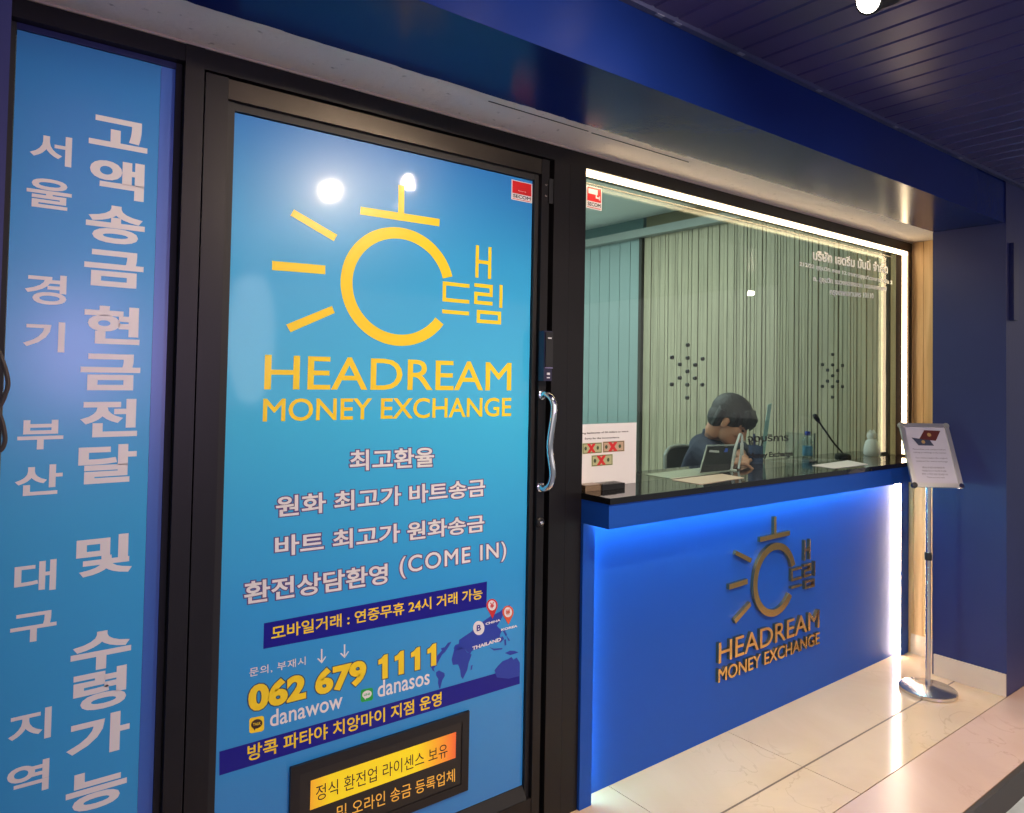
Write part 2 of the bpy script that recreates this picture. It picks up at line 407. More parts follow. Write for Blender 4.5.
# jamb post between door and counter
o = FR('trim_7', (1.748, YF-.004, 0), (1.826, YF+FB, 2.404)); tag(o, 'left half of the dark jamb post between door and window', kind='structure')
o = FR('trim_8', (1.8275, YF-.003, 0), (1.909, YF+FB, 2.404)); tag(o, 'right half of the dark jamb post between door and window', kind='structure')
o = BX('trim_9', (1.7275, YF+.05, 0), (1.7475, YF+FB, 2.404), M_gask); tag(o, 'black gap beside the sliding door', kind='structure')
o = FR('trim_10', (.5195, YF+.051, 2.399), (1.7475, YF+FB, 2.4045), mt=M_gask); tag(o, 'dark track line above the sliding door', kind='structure')
o = BX('trim_11', (.5195, YF+.002, 0), (1.7475, YF+.09, .018), M_frame); tag(o, 'dark door sill', kind='structure')

# handle, digital lock, key cylinder (parts of the door)
hx = 1.716
hp = spline([(hx-.008, YF-.002, 1.42), (hx-.006, YF-.020, 1.425), (hx+.002, YF-.045, 1.405), (hx+.006, YF-.052, 1.36), (hx-.004, YF-.046, 1.25), (hx-.004, YF-.046, 1.20), (hx+.004, YF-.052, 1.12), (hx+.0, YF-.045, 1.075), (hx-.006, YF-.020, 1.055), (hx-.008, YF-.002, 1.06)], 8)
def fit_z(p): return p
a = at(540, 394, Y=YF-.04); b = at(544, 490, Y=YF-.04)
sc = (a.z-b.z)/(1.425-1.055)
hp = [Vector((p.x, p.y, b.z+(p.z-1.055)*sc)) for p in hp]
bm = bmesh.new(); tube(bm, hp, [.011+.002*math.sin(i/len(hp)*PI) for i in range(len(hp))], 16)
h_ = finish(bm, 'handle', M_chrome, dr, smooth=True); h_['label'] = 'curved chrome pull handle'
for q in (hp[0], hp[-1]):
    bm = bmesh.new(); lathe(bm, [(.017, 0), (.017, .004), (.012, .007)], (q.x, YF, q.z), 20, (0, -1, 0)); finish(bm, 'handle_rosette', M_chrome, h_, smooth=True)
zt = at(546, 331, Y=YF-.02).z; zb = at(547, 381, Y=YF-.02).z
bm = bmesh.new(); box(bm, (1.690, YF-.030, zb), (1.728, YF-.0005, zt)); lk = finish(bm, 'door_lock', mat('lock_body_plastic', (.018, .016, .05), .3), dr, bevel=.005)
BX('slide_cover', (1.694, YF-.036, zb+(zt-zb)*.28), (1.727, YF-.0305, zt-.004), M_black, lk, bevel=.002)
BX('indicator_line', (1.695, YF-.0375, zb+(zt-zb)*.255), (1.726, YF-.0305, zb+(zt-zb)*.27), mat('lilac_strip', (.3, .28, .5), .3), lk)
BX('label_plate', (1.702, YF-.0385, zt-.028), (1.718, YF-.0365, zt-.024), M_wtxt, lk)
BX('button', (1.704, YF-.034, zb+.022), (1.716, YF-.0305, zb+.03), M_wtxt, lk)
BX('button', (1.704, YF-.034, zb+.010), (1.716, YF-.0305, zb+.014), M_wtxt, lk)
p = at(541.5, 522.5, Y=YF-.01)
bm = bmesh.new(); lathe(bm, [(.017, 0), (.017, .006), (.013, .01), (.012, .010)], (p.x, YF, p.z), 24, (0, -1, 0)); kc = finish(bm, 'key_cylinder', M_black, dr, smooth=True)
bm = bmesh.new(); lathe(bm, [(.007, .010), (.007, .013), (.004, .0145)], (p.x, YF, p.z), 20, (0, -1, 0)); finish(bm, 'cylinder_core', M_chrome, kc, smooth=True)

# ================================================================== POSTERS
def poster_mat(name, stops, dirz=True, cr=.05, coat=1.0):
    mt, nt, b = nodes(name)
    tc = nt.nodes.new('ShaderNodeTexCoord'); sx = nt.nodes.new('ShaderNodeSeparateXYZ'); nt.links.new(tc.outputs['Generated'], sx.inputs[0])
    r = nt.nodes.new('ShaderNodeValToRGB'); e = r.color_ramp.elements
    e[0].position = stops[0][0]; e[0].color = stops[0][1]+(1,); e[1].position = stops[-1][0]; e[1].color = stops[-1][1]+(1,)
    for p, c in stops[1:-1]: q = e.new(p); q.color = c+(1,)
    nt.links.new(sx.outputs['Z' if dirz else 'X'], r.inputs['Fac'])
    n = nt.nodes.new('ShaderNodeTexNoise'); n.inputs['Scale'].default_value = 2.2; n.inputs['Detail'].default_value = 3
    nt.links.new(tc.outputs['Object'], n.inputs['Vector'])
    mx = nt.nodes.new('ShaderNodeMix'); mx.data_type = 'RGBA'; mx.blend_type = 'MULTIPLY'; mx.inputs['Factor'].default_value = .22
    nt.links.new(r.outputs['Color'], mx.inputs['A']); nt.links.new(n.outputs['Color'], mx.inputs['B'])
    nt.links.new(r.outputs['Color'], b.inputs['Base Color'])
    b.inputs['Roughness'].default_value = .32; b.inputs['Specular IOR Level'].default_value = .3; b.inputs['Coat Weight'].default_value = coat*.8; b.inputs['Coat Roughness'].default_value = cr
    n3 = nt.nodes.new('ShaderNodeTexNoise'); n3.inputs['Scale'].default_value = 5; n3.inputs['Detail'].default_value = 2
    nt.links.new(tc.outputs['Object'], n3.inputs['Vector'])
    bp = nt.nodes.new('ShaderNodeBump'); bp.inputs['Strength'].default_value = .05; bp.inputs['Distance'].default_value = .01
    nt.links.new(n3.outputs['Fac'], bp.inputs['Height']); nt.links.new(bp.outputs['Normal'], b.inputs['Coat Normal'])
    MATS[name] = mt; return mt
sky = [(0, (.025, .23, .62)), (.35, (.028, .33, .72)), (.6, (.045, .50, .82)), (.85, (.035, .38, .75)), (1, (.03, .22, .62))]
PO = empty('poster', (1.14, YG, .152), 'large sky blue printed sheet with yellow sun logo covering the door glass', 'poster')
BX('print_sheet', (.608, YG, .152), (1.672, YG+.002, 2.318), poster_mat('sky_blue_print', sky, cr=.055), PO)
y1 = YG-.0002; y2 = YG-.0008; y3 = YG-.0014
def q2(sx, sy, ox, oy, s): return (ox+sx/s, oy+sy/s)
Z2 = lambda x, y: (200+x/2.842, 80+y/2.842)
Z3 = lambda x, y: (200+x/2.842, 340+y/2.842)
Z4 = lambda x, y: (200+x/2.844, 560+y/2.844)
def P(px, Y=y1): return at(px[0], px[1], Y=Y)
def T3(name, s, bl, br, tl, mt, f, parent=PO, Y=y1, off=0.02, outline=None, ow=.045, thick=.0004, space=1.0):
    b_, r_, t_ = [P(f(*q), Y) for q in (bl, br, tl)]
    if outline:
        TXT(name+'_outline', s, b_, r_, t_, outline, parent, off, .0003, grow=ow, ref=off, space=space)
        d = Vector((0, -.0004, 0)); b_, r_, t_ = b_+d, r_+d, t_+d
    return TXT(name, s, b_, r_, t_, mt, parent, off, thick, space=space, ref=off)

# ---- logo geometry, measured on the door sheet (u right, v up, metres on the sheet)
ring_c = P(Z2(562, 587)); ring_l = P(Z2(400, 585)); ring_t = P(Z2(560, 418)); ring_b = P(Z2(575, 756))
rx = None
RC = Vector(((ring_l.x)+0, 0, (ring_t.z+ring_b.z)/2)); RR = (ring_t.z-ring_b.z)/2
RC.x = ring_l.x+RR
RW = RR*.19
def arc(c, R, r, a0, a1, n=72):
    o_ = [(c.x+RR*.075+1.08*R*math.cos(a0+(a1-a0)*i/n), c.z+R*math.sin(a0+(a1-a0)*i/n)) for i in range(n+1)]
    i_ = [(c.x+RR*.075+1.08*r*math.cos(a0+(a1-a0)*i/n), c.z+r*math.sin(a0+(a1-a0)*i/n)) for i in range(n+1)]
    return o_, i_
LG = []   # (part name, list of quads in (x,z))
def quad_px(pts): return [(P(Z2(*q)).x, P(Z2(*q)).z) for q in pts]
LG.append(('logo_ray', [quad_px([(267, 368), (390, 440), (380, 458), (257, 385)])]))
LG.append(('logo_ray', [quad_px([(205, 514), (356, 527), (356, 552), (205, 540)])]))
LG.append(('logo_ray', [quad_px([(375, 642), (383, 662), (257, 717), (245, 695)])]))
LG.append(('logo_bar', [quad_px([(457, 360), (681, 395), (680, 416), (455, 382)]), quad_px([(564, 298), (581, 300), (580, 380), (563, 377)])]))
def rq(x0, y0, x1, y1):     # rectangle upright in sheet space from two photo points
    a = P(Z2(x0, y0)); b = P(Z2(x1, y1)); return [(a.x, a.z), (b.x, a.z), (b.x, b.z), (a.x, b.z)]
ha = [P(Z2(784, 469)), P(Z2(827, 566))]
hx0, hx1, hz1, hz0 = ha[0].x, ha[1].x, ha[0].z, ha[1].z; sw = (P(Z2(793, 500)).x-P(Z2(784, 500)).x); sh = sw*.95
def R_(x0, z0, x1, z1): return [(x0, z0), (x1, z0), (x1, z1), (x0, z1)]
LG.append(('logo_glyph', [R_(hx0, hz0, hx0+sw, hz1), R_(hx1-sw, hz0, hx1, hz1), R_(hx0+sw, (hz0+hz1)/2-sh/2, hx1-sw, (hz0+hz1)/2+sh/2)]))
a = P(Z2(690, 572)); b = P(Z2(765, 636)); c = P(Z2(765, 669)); x0, x1, z1, z0 = a.x, b.x, a.z, b.z
LG.append(('logo_glyph', [R_(x0, z1-sh, x1, z1), R_(x0, z0, x1, z0+sh), R_(x0, z0+sh, x0+sw, z1-sh), R_(x0, c.z, x1, c.z+sh)]))
a = P(Z2(780, 577)); b = P(Z2(831, 641)); x0, x1, z1, z0 = a.x, b.x, a.z, b.z; zm = (z0+z1)/2
e_ = P(Z2(860, 583)); e2 = P(Z2(860, 648)); g1 = P(Z2(787, 653)); g2 = P(Z2(855, 695))
LG.append(('logo_glyph', [R_(x0, z1-sh, x1, z1), R_(x1-sw, zm+sh/2, x1, z1-sh), R_(x0, zm-sh/2, x1, zm+sh/2), R_(x0, z0+sh, x0+sw, zm-sh/2), R_(x0, z0, x1, z0+sh),
    R_(e_.x-sw, e2.z, e_.x, e_.z),
    R_(g1.x, g1.z-sh, g2.x, g1.z), R_(g1.x, g2.z, g2.x, g2.z+sh), R_(g1.x, g2.z+sh, g1.x+sw, g1.z-sh), R_(g2.x-sw, g2.z+sh, g2.x, g1.z-sh)]))
ARC = arc(RC, RR, RR-RW, math.radians(16), math.radians(324))
H1 = [P(Z3(182, 143)), P(Z3(884, 141)), P(Z3(182, 48))]; H1[1].z = (H1[0].z+H1[1].z)/2; H1[0].z = H1[1].z; H1[2].x = H1[0].x; H1[2].z = H1[0].z+abs(P(Z3(182, 143)).z-P(Z3(182, 44)).z)
H2 = [P(Z3(178, 231)), P(Z3(884, 218)), P(Z3(178, 166))]; H2[1].z = (H2[0].z+H2[1].z)/2; H2[0].z = H2[1].z; H2[2].x = H2[0].x
def build_logo(parent, mt, fmap, n, thick, off1=.006, off2=.012, kl=1.0):
    """fmap: sheet (x, z) -> world point on the carrying surface"""
    xr_ = max(c_[0] for q in LG[-1][1] for c_ in q); fm0 = fmap
    fmap = lambda x, z: fm0(xr_+(x-xr_)*kl, z)
    for nm, quads in LG:
        bm = bmesh.new()
        for q in quads: prism(bm, [fmap(*c_) for c_ in q], n*thick)
        finish(bm, nm, mt, parent, bevel=(.0012 if thick > .005 else 0), seg=1)
    bm = bmesh.new(); o_, i_ = ARC
    A = [bm.verts.new(fmap(*c_)) for c_ in o_]; B = [bm.verts.new(fmap(*c_)) for c_ in i_]
    A2 = [bm.verts.new(fmap(*c_)+n*thick) for c_ in o_]; B2 = [bm.verts.new(fmap(*c_)+n*thick) for c_ in i_]
    for i in range(len(A)-1):
        bm.faces.new((A[i], A[i+1], B[i+1], B[i])); bm.faces.new((A2[i], B2[i], B2[i+1], A2[i+1]))
        bm.faces.new((A[i], A2[i], A2[i+1], A[i+1])); bm.faces.new((B[i], B[i+1], B2[i+1], B2[i]))
    bm.faces.new((A[0], B[0], B2[0], A2[0])); bm.faces.new((A[-1], A2[-1], B2[-1], B[-1]))
    finish(bm, 'logo_ring', mt, parent, bevel=(.0012 if thick > .005 else 0), seg=1)
    fmap = fm0
    for s, H, of in (('HEADREAM', H1, off1), ('MONEY EXCHANGE', H2, off2)):
        w3 = [fmap(q.x, q.z) for q in H]
        TXT('lettering', s, w3[0], w3[1], w3[2], mt, parent, of, thick, n=n)
build_logo(PO, M_yel, lambda x, z: Vector((x, y1, z)), Vector((0, -1, 0)), .0004)

T3('lettering', '최고환율', (425, 373), (665, 360), (425, 313), M_wtxt, Z3, off=.022, outline=M_out)
T3('lettering', '원화 최고가 바트송금', (215, 505), (810, 443), (215, 445), M_wtxt, Z3, off=.022, outline=M_out)
T3('lettering', '바트 최고가 원화송금', (213, 617), (808, 544), (213, 558), M_wtxt, Z3, off=.022, outline=M_out)
T3('lettering', '환전상담환영', (125, 753), (533, 692), (125, 688), M_wtxt, Z3, off=.022, outline=M_out)
T3('lettering', '(COME IN)', (567, 680), (870, 628), (567, 617), M_wtxt, Z3, off=.012, outline=M_out, space=1.15)
def flat(name, pts, f, mt, parent, Y=y1, th=.0004):
    bm = bmesh.new(); prism(bm, [P(f(*q), Y) for q in pts], (0, -th, 0)); return finish(bm, name, mt, parent)
flat('banner', [(182, 180), (816, 61), (814, 134), (180, 253)], Z4, M_navy, PO)
T3('lettering', '모바일거래 : 연중무휴 24시 거래 가능', (203, 229), (803, 110), (203, 189), M_yel, Z4, Y=y2, off=.014)
T3('lettering', '문의, 부재시', (140, 334), (300, 299), (140, 308), M_wtxt, Z4, off=.004, outline=M_out, ow=.012, space=1.1)
def arrow(cx, cyt, cyb):
    bm = bmesh.new()
    w_ = 2.0
    prism(bm, [P(Z4(*q), y1) for q in ((cx-w_, cyt), (cx+w_, cyt), (cx+w_, cyb), (cx-w_, cyb))], (0, -.0004, 0))
    prism(bm, [P(Z4(*q), y1) for q in ((cx-13, cyb-10), (cx-9, cyb-12), (cx, cyb-3), (cx, cyb+3))], (0, -.0004, 0))
    prism(bm, [P(Z4(*q), y1) for q in ((cx+13, cyb-16), (cx+10, cyb-17), (cx, cyb-3), (cx, cyb+3))], (0, -.0004, 0))
    finish(bm, 'arrow', M_wtxt, PO)
arrow(346, 253, 291); arrow(411, 240, 276)
M_shp = mat('dark_shadow_print', (.03, .05, .12), .4)
T3('phone_number', '062 679', (137, 437), (473, 352), (137, 357), M_yel, Z4, off=.05, outline=M_shp, ow=.03)
for k in range(4):      # the four ones, each with its flag
    x_ = 507+k*46.5; yb_ = 341-k*12.2; yt_ = 271-k*10.3; wd_ = 27-k*.6
    def one(g, Y, mt, nm):
        pts = [(x_+wd_*.42-g, yb_-2+g), (x_+wd_+g, yb_-5.5+g), (x_+wd_+g, yt_-4-g), (x_+wd_*.62-g, yt_-1-g), (x_+wd_*.30, yt_+9-g), (x_-g, yt_+14-g), (x_-g, yt_+27+g), (x_+wd_*.42-g, yt_+23+g)]
        flat(nm, pts, Z4, mt, PO, Y=Y, th=.0003)
    one(2.2, y1, M_shp, 'phone_number_outline'); one(0, y2, M_yel, 'phone_number')
T3('lettering', 'danawow', (199, 476), (405, 420), (199, 428), M_wtxt, Z4, off=.01)
T3('lettering', 'danasos', (505, 392), (653, 353), (505, 345), M_wtxt, Z4, off=.01)
def app_icon(x0, y0, x1, y1_, slope, c1, c2, txt, tc_, round_=True):
    bm = bmesh.new(); n = 8; r = .18; pts = []
    a = P(Z4(x0, y1_)); U = P(Z4(x1, y1_-slope*(x1-x0)))-a; V = P(Z4(x0, y0))-a
    for cx, cy, s in ((1-r, r, -PI/2), (1-r, 1-r, 0), (r, 1-r, PI/2), (r, r, PI)):
        for k in range(n+1): t = s+PI/2*k/n; pts.append(a+U*(cx+r*math.cos(t))+V*(cy+r*math.sin(t)))
    prism(bm, pts, (0, -.0004, 0)); ic = finish(bm, 'app_icon', c1, PO)
    bm = bmesh.new(); d = Vector((0, -.0006, 0)); pts = []
    for k in range(28):
        t = -PI/2-.45+2*PI*k/28
        pts.append(a+d+U*(.5+.38*math.cos(t))+V*(.55+.30*math.sin(t)))
    pts[0] = a+d+U*.36+V*.13
    prism(bm, pts, (0, -.0004, 0)); finish(bm, 'speech_bubble', c2, ic)
    d = Vector((0, -.0012, 0)); bl = a+d+U*.24+V*.47
    TXT('lettering', txt, bl, bl+U*.52, bl+V*.17, tc_, ic, .02)
app_icon(140, 450, 182, 494, .20, M_yel, mat('brown_print', (.04, .015, .01), .4), 'TALK', M_yel)
app_icon(457, 369, 492, 405, .2, mat('green_print', (.02, .42, .06), .35), M_wtxt, 'LINE', MATS['green_print'])
flat('banner', [(55, 545), (909, 303), (909, 352), (55, 613)], Z4, M_navy, PO)
T3('lettering', '방콕 파타야 치앙마이 지점 운영', (135, 574), (687, 413), (135, 528), M_yel, Z4, Y=y2, off=.016)
# world map in navy, its pins and country names
Z7 = lambda x, y: (420+x/6.775, 580+y/6.775)
M_map = mat('map_blue_print', (.02, .045, .38), .3)
maps = [[(213,418),(190,425),(168,455),(140,462),(148,478),(118,512),(97,520),(88,560),(76,590),(84,612),(100,622),(92,600),(112,575),(128,545),(150,505),(172,485),(195,450)],
        [(108,625),(128,612),(165,630),(168,650),(150,680),(138,730),(130,735),(122,700),(124,670),(110,650)],
        [(232,470),(262,455),(300,462),(318,488),(350,505),(330,560),(320,610),(300,650),(290,672),(277,655),(272,610),(258,572),(222,575),(214,540)],
        [(345,580),(357,575),(352,605),(342,612)],
        [(228,462),(238,440),(262,432),(265,405),(300,382),(345,352),(400,300),(470,250),(540,215),(580,180),(612,165),(600,195),(560,240),(545,275),(520,310),(555,345),(540,375),(548,405),(520,390),(500,420),(485,400),(460,440),(440,420),(420,450),(395,468),(370,470),(350,482),(340,500),(318,485),(300,462),(262,470),(240,482)],
        [(470,455),(500,465),(560,460),(555,470),(500,478)], [(535,395),(560,380),(570,400),(545,425),(528,415)], [(570,405),(582,400),(585,440),(574,445)], [(585,375),(600,395),(610,410),(598,412)],
        [(575,495),(610,478),(640,480),(668,490),(640,500),(610,508)],
        [(505,612),(530,580),(560,550),(600,535),(620,520),(632,540),(655,525),(676,560),(676,650),(600,668),(520,660)],
        [(560,345),(572,335),(590,372),(580,380)]]
for i, pl in enumerate(maps):
    bm = bmesh.new(); prism(bm, [P(Z7(*q), YG-.0010 if i == 10 else y1) for q in pl], (0, -.0004, 0)); finish(bm, 'world_map', M_map, PO)
def pin(cx, cy, tip, col, sym, dot=False):
    bm = bmesh.new(); pts = []
    rx_, ry = 38, 44
    if dot:
        for k in range(28): t = 2*PI*k/28; pts.append((cx+rx_*math.cos(t), cy+48*math.sin(t)))
    else:
        for k in range(25): t = math.radians(150)+math.radians(240)*k/24; pts.append((cx+rx_*math.cos(t), cy+ry*math.sin(t)))
        pts.append((cx+3, tip))
    prism(bm, [P(Z7(*q), y2) for q in pts], (0, -.0004, 0)); pn = finish(bm, 'map_pin', col, PO)
    pts = [(cx+27*math.cos(2*PI*k/24), cy+34*math.sin(2*PI*k/24)) for k in range(24)]
    if not dot:
        bm = bmesh.new(); prism(bm, [P(Z7(*q), y3) for q in pts], (0, -.0003, 0)); finish(bm, 'pin_disc', M_wtxt, pn)
    bl, br, tl = [P(Z7(*q), YG-.0020) for q in ((cx-14, cy+20+3), (cx+14, cy+20-4), (cx-14, cy-18))]
    TXT('currency_sign', sym, bl, br, tl, col if not dot else M_navy, pn, .02)
M_red = mat('red_print', (.62, .012, .015), .35, coat=.4)
pin(488, 172, 262, M_red, '¥'); pin(596, 218, 302, mat('orange_red_print', (.70, .10, .035), .35), '₩')
pin(398, 325, 0, M_wtxt, 'B', dot=True)
T3('lettering', 'THAILAND', (354, 476), (548, 412), (354, 452), M_wtxt, Z7, Y=y2, off=.04)
T3('lettering', 'CHINA', (444, 306), (545, 278), (444, 290), M_wtxt, Z7, Y=y2, off=.04)
T3('lettering', 'KOREA', (550, 346), (660, 318), (550, 330), M_wtxt, Z7, Y=y2, off=.04)

# ---- left sheet
LP = empty('poster', (.28, YG, .13), 'tall narrow sky blue printed sheet with two columns of white writing, left of the door', 'poster')
sky2 = [(0, (.025, .30, .70)), (.5, (.030, .39, .76)), (.8, (.028, .31, .70)), (1, (.03, .21, .58))]
BX('print_sheet', (.1085, YG, .121), (.420, YG+.002, 2.3955), poster_mat('sky_blue_side_print', sky2, cr=.22), LP)
BX('print_border', (.4205, YG, .121), (.4555, YG+.002, 2.3955), mat('mid_blue_print', (.022, .115, .50), .32, coat=1, coat_r=.28), LP)
Z8 = lambda x, y: (x/1.968, 80+y/1.968)
ZL = lambda x, y: (x/1.968, 400+y/1.968)
def column(chars, w_, h_, off, f1):
    pts = []
    xs_ = [P(f(cx, cy)).x for _, cx, cy, f in chars]
    xm = sum(xs_)/len(xs_)
    zs_ = [P(f(cx, cy)).z for _, cx, cy, f in chars]; bm = None
    for k_, (ch, cx, cy, f) in enumerate(chars):
        if k_ and zs_[k_-1]-zs_[k_] > h_*1.32: finish(bm, 'lettering', M_wtxt, LP); bm = None
        if bm is None: bm = bmesh.new()
        z = zs_[k_]
        vs, _ = glyphs(ch, off); x0 = min(v.x for v in vs); x1 = max(v.x for v in vs); yy0 = min(v.y for v in vs); yy1 = max(v.y for v in vs)
        kw = w_/.90; kh = h_/.92
        gw = (x1-x0)*kw; gh = (yy1-yy0)*kh
        bl = Vector((xm-gw/2, y1, z-gh/2)); put_text(bm, ch, bl, bl+Vector((gw, 0, 0)), bl+Vector((0, 0, gh)), off)
    return finish(bm, 'lettering', M_wtxt, LP)
column([('고', 229, 105, Z8), ('액', 229, 195, Z8), ('송', 226, 285, Z8), ('금', 224, 372, Z8), ('현', 226, 483, Z8), ('금', 224, 575, Z8), ('전', 215, 665, Z8), ('달', 216, 755, Z8),
        ('및', 208, 305, ZL), ('수', 200, 492, ZL), ('령', 194, 570, ZL), ('가', 195, 660, ZL), ('능', 190, 765, ZL)], .134, .091, .034, None)
column([('서', 105, 137, Z8), ('울', 103, 225, Z8), ('경', 88, 412, Z8), ('기', 84, 505, Z8), ('부', 78, 698, Z8), ('산', 80, 787, Z8),
        ('대', 67, 348, ZL), ('구', 65, 447, ZL), ('지', 57, 643, ZL), ('역', 57, 745, ZL)], .096, .070, .022, None)

# ---- LED sign on the door sheet
SB = YG-.010
sg = [P(Z4(259, 590), SB), P(Z4(767, 431), SB), P(Z4(762, 655), SB)]
sx0, sx1 = sg[0].x, sg[1].x; sz1 = (sg[0].z+sg[1].z)/2; sz0 = sg[2].z
LS = empty('led_sign', ((sx0+sx1)/2, YG-.01, sz0), 'small black box sign with yellow and amber Korean writing low on the door sheet', 'sign')
BX('sign_panel', (sx0+.02, SB+.0035, sz0+.02), (sx1-.02, YG-.0004, sz1-.02), mat('led_panel_black', (.018, .016, .015), .35), LS)
bm = bmesh.new(); fw = .028
box(bm, (sx0, SB, sz0), (sx0+fw, YG-.0004, sz1)); box(bm, (sx1-fw, SB, sz0), (sx1, YG-.0004, sz1)); box(bm, (sx0+fw, SB, sz1-fw), (sx1-fw, YG-.0004, sz1)); box(bm, (sx0+fw, SB, sz0), (sx1-fw, YG-.0004, sz0+fw))
finish(bm, 'sign_frame', mat('sign_frame_black', (.006, .006, .008), .4), LS)
mt, nt, b = nodes('lit_yellow_strip')
tc = nt.nodes.new('ShaderNodeTexCoord'); sx = nt.nodes.new('ShaderNodeSeparateXYZ'); nt.links.new(tc.outputs['Generated'], sx.inputs[0])
r = nt.nodes.new('ShaderNodeValToRGB'); e = r.color_ramp.elements
e[0].position = 0; e[0].color = (.78, .38, .02, 1); e[1].position = 1; e[1].color = (.75, .12, .03, 1)
for p_, c_ in ((.12, (.80, .58, .01, 1)), (.7, (.80, .60, .01, 1)), (.86, (.80, .33, .02, 1))): q = e.new(p_); q.color = c_
nt.links.new(sx.outputs['X'], r.inputs['Fac']); nt.links.new(r.outputs['Color'], b.inputs['Base Color']); nt.links.new(r.outputs['Color'], b.inputs['Emission Color'])
b.inputs['Emission Strength'].default_value = .42; b.inputs['Base Color'].default_value = (.1, .1, .1, 1)
a = P(Z4(315, 627), SB+.003); c_ = P(Z4(728, 490), SB+.003); d_ = P(Z4(727, 563), SB+.003); e_ = P(Z4(315, 710), SB+.003)
BX('lit_strip', (a.x, SB+.0025, (d_.z+e_.z)/2), (c_.x, SB+.0038, (a.z+c_.z)/2), mt, LS)
ZE = lambda x, y: (300+x/6.02, 725+y/6.02)
T3('lettering', '정식 환전업 라이센스 보유', (95, 462), (888, 190), (95, 368), M_blk, ZE, LS, Y=SB+.0022, off=.0, thick=.0003)
T3('lettering', '및 오라인 송금 등록업체', (222, 575), (932, 340), (222, 488), emis('amber_lit_lettering', (215, 160, 60), .5), ZE, LS, Y=SB+.0032, off=.0, thick=.0006)

# ---- small security stickers
def sticker(x0, y0, x1, y1_, Y, label, cam_):
    a = P((x0, y0), Y); b = P((x1, y1_), Y); X0, X1, Zt, Zb = a.x, b.x, a.z, b.z; W = X1-X0; H = Zt-Zb
    s = empty('security_sticker', ((X0+X1)/2, Y, Zb), label, 'sticker')
    BX('backing', (X0, Y-.0004, Zb), (X1, Y, Zt), M_white, s)
    BX('red_field', (X0+W*.05, Y-.0008, Zb+H*.34), (X1-W*.05, Y-.0005, Zt-H*.04), M_red, s)
    BX('red_line', (X0+W*.06, Y-.0008, Zb+H*.045), (X1-W*.06, Y-.0005, Zb+H*.075), M_red, s)
    n = Y-.0009
    TXT('lettering', 'SECOM', Vector((X0+W*.08, n, Zb+H*.12)), Vector((X1-W*.08, n, Zb+H*.12)), Vector((X0+W*.08, n, Zb+H*.29)), M_blk, s, .02)
    if cam_:
        BX('camera_symbol', (X0+W*.12, Y-.0012, Zb+H*.66), (X1-W*.28, Y-.0009, Zb+H*.88), M_white, s, bevel=.0)
        bm = bmesh.new(); box(bm, (X1-W*.40, Y-.0012, Zb+H*.50), (X1-W*.34, Y-.0009, Zb+H*.66)); box(bm, (X1-W*.34, Y-.0012, Zb+H*.50), (X1-W*.12, Y-.0009, Zb+H*.57)); box(bm, (X1-W*.18, Y-.0012, Zb+H*.45), (X1-W*.12, Y-.0009, Zb+H*.62))
        finish(bm, 'camera_bracket', M_white, s)
    else:
        TXT('lettering', 'Security', Vector((X0+W*.32, n, Zb+H*.47)), Vector((X1-W*.3, n, Zb+H*.47)), Vector((X0+W*.32, n, Zb+H*.53)), M_white, s)
    return s
sticker(511.5, 179.3, 532, 203.5, YG-.0003, 'red and white security sticker in the top right corner of the door sheet', False)

# ================================================================== COUNTER
ct = empty('reception_counter', (3.27, 2.05, 0), 'blue laminate counter with recessed glowing front and overhanging fascia', 'counter')
XL, XR = 1.9095, 4.6285
YPN = 2.07
BX('front_panel', (XL, YPN, .001), (XR-.012, YPN+.03, 1.140), M_panel, ct)
BX('stile', (XL, YF-.015, .001), (XL+.062, YF+.012, 1.059), M_panel, ct)
BX('stile', (4.515, YPN-.03, .001), (XR-.014, YPN-.0005, 1.059), M_panel, ct)
BX('fascia', (XL, 1.882, 1.060), (XR, 2.069, 1.1485), M_panel, ct, bevel=.001)
BX('shelf_body', (XL+.01, 2.101, .001), (XR-.012, 2.33, 1.140), mat('counter_back_laminate', (.05, .05, .06), .5), ct)
tp = BX('countertop', (XL-.002, 1.875, 1.149), (XR, 2.37, 1.172), M_granite, bevel=.002)
tag(tp, 'thin polished black stone worktop on the blue counter', 'countertop')

M_led = emis('led_warm_white', (255, 226, 180), 10.0)
M_ledc = emis('led_cool_white', (165, 250, 255), 50)
M_ledr = emis('led_neutral_white', (255, 226, 196), 30)
def strip(name, a, b, mt, label):
    r = BX(name, a, b, mt); tag(r, label, 'light strip'); return r
strip('light_strip', (1.912, 2.037, 2.384), (4.585, 2.055, 2.4035), M_led, 'glowing light strip along the top of the window')
strip('light_strip', (4.568, 2.040, 1.185), (4.586, 2.060, 2.383), M_led, 'glowing upright light strip at the right side of the window')
strip('light_strip', (XL+.07, 1.985, 1.050), (4.46, 1.997, 1.0585), M_ledc, 'light strip hidden under the counter fascia')
strip('light_strip', (XL+.052, 2.046, .03), (XL+.060, 2.060, 1.03), M_ledc, 'light strip hidden behind the left stile of the counter')
strip('light_strip', (4.492, 2.040, .004), (4.514, 2.068, 1.045), M_ledr, 'bright upright light strip at the right end of the counter front')

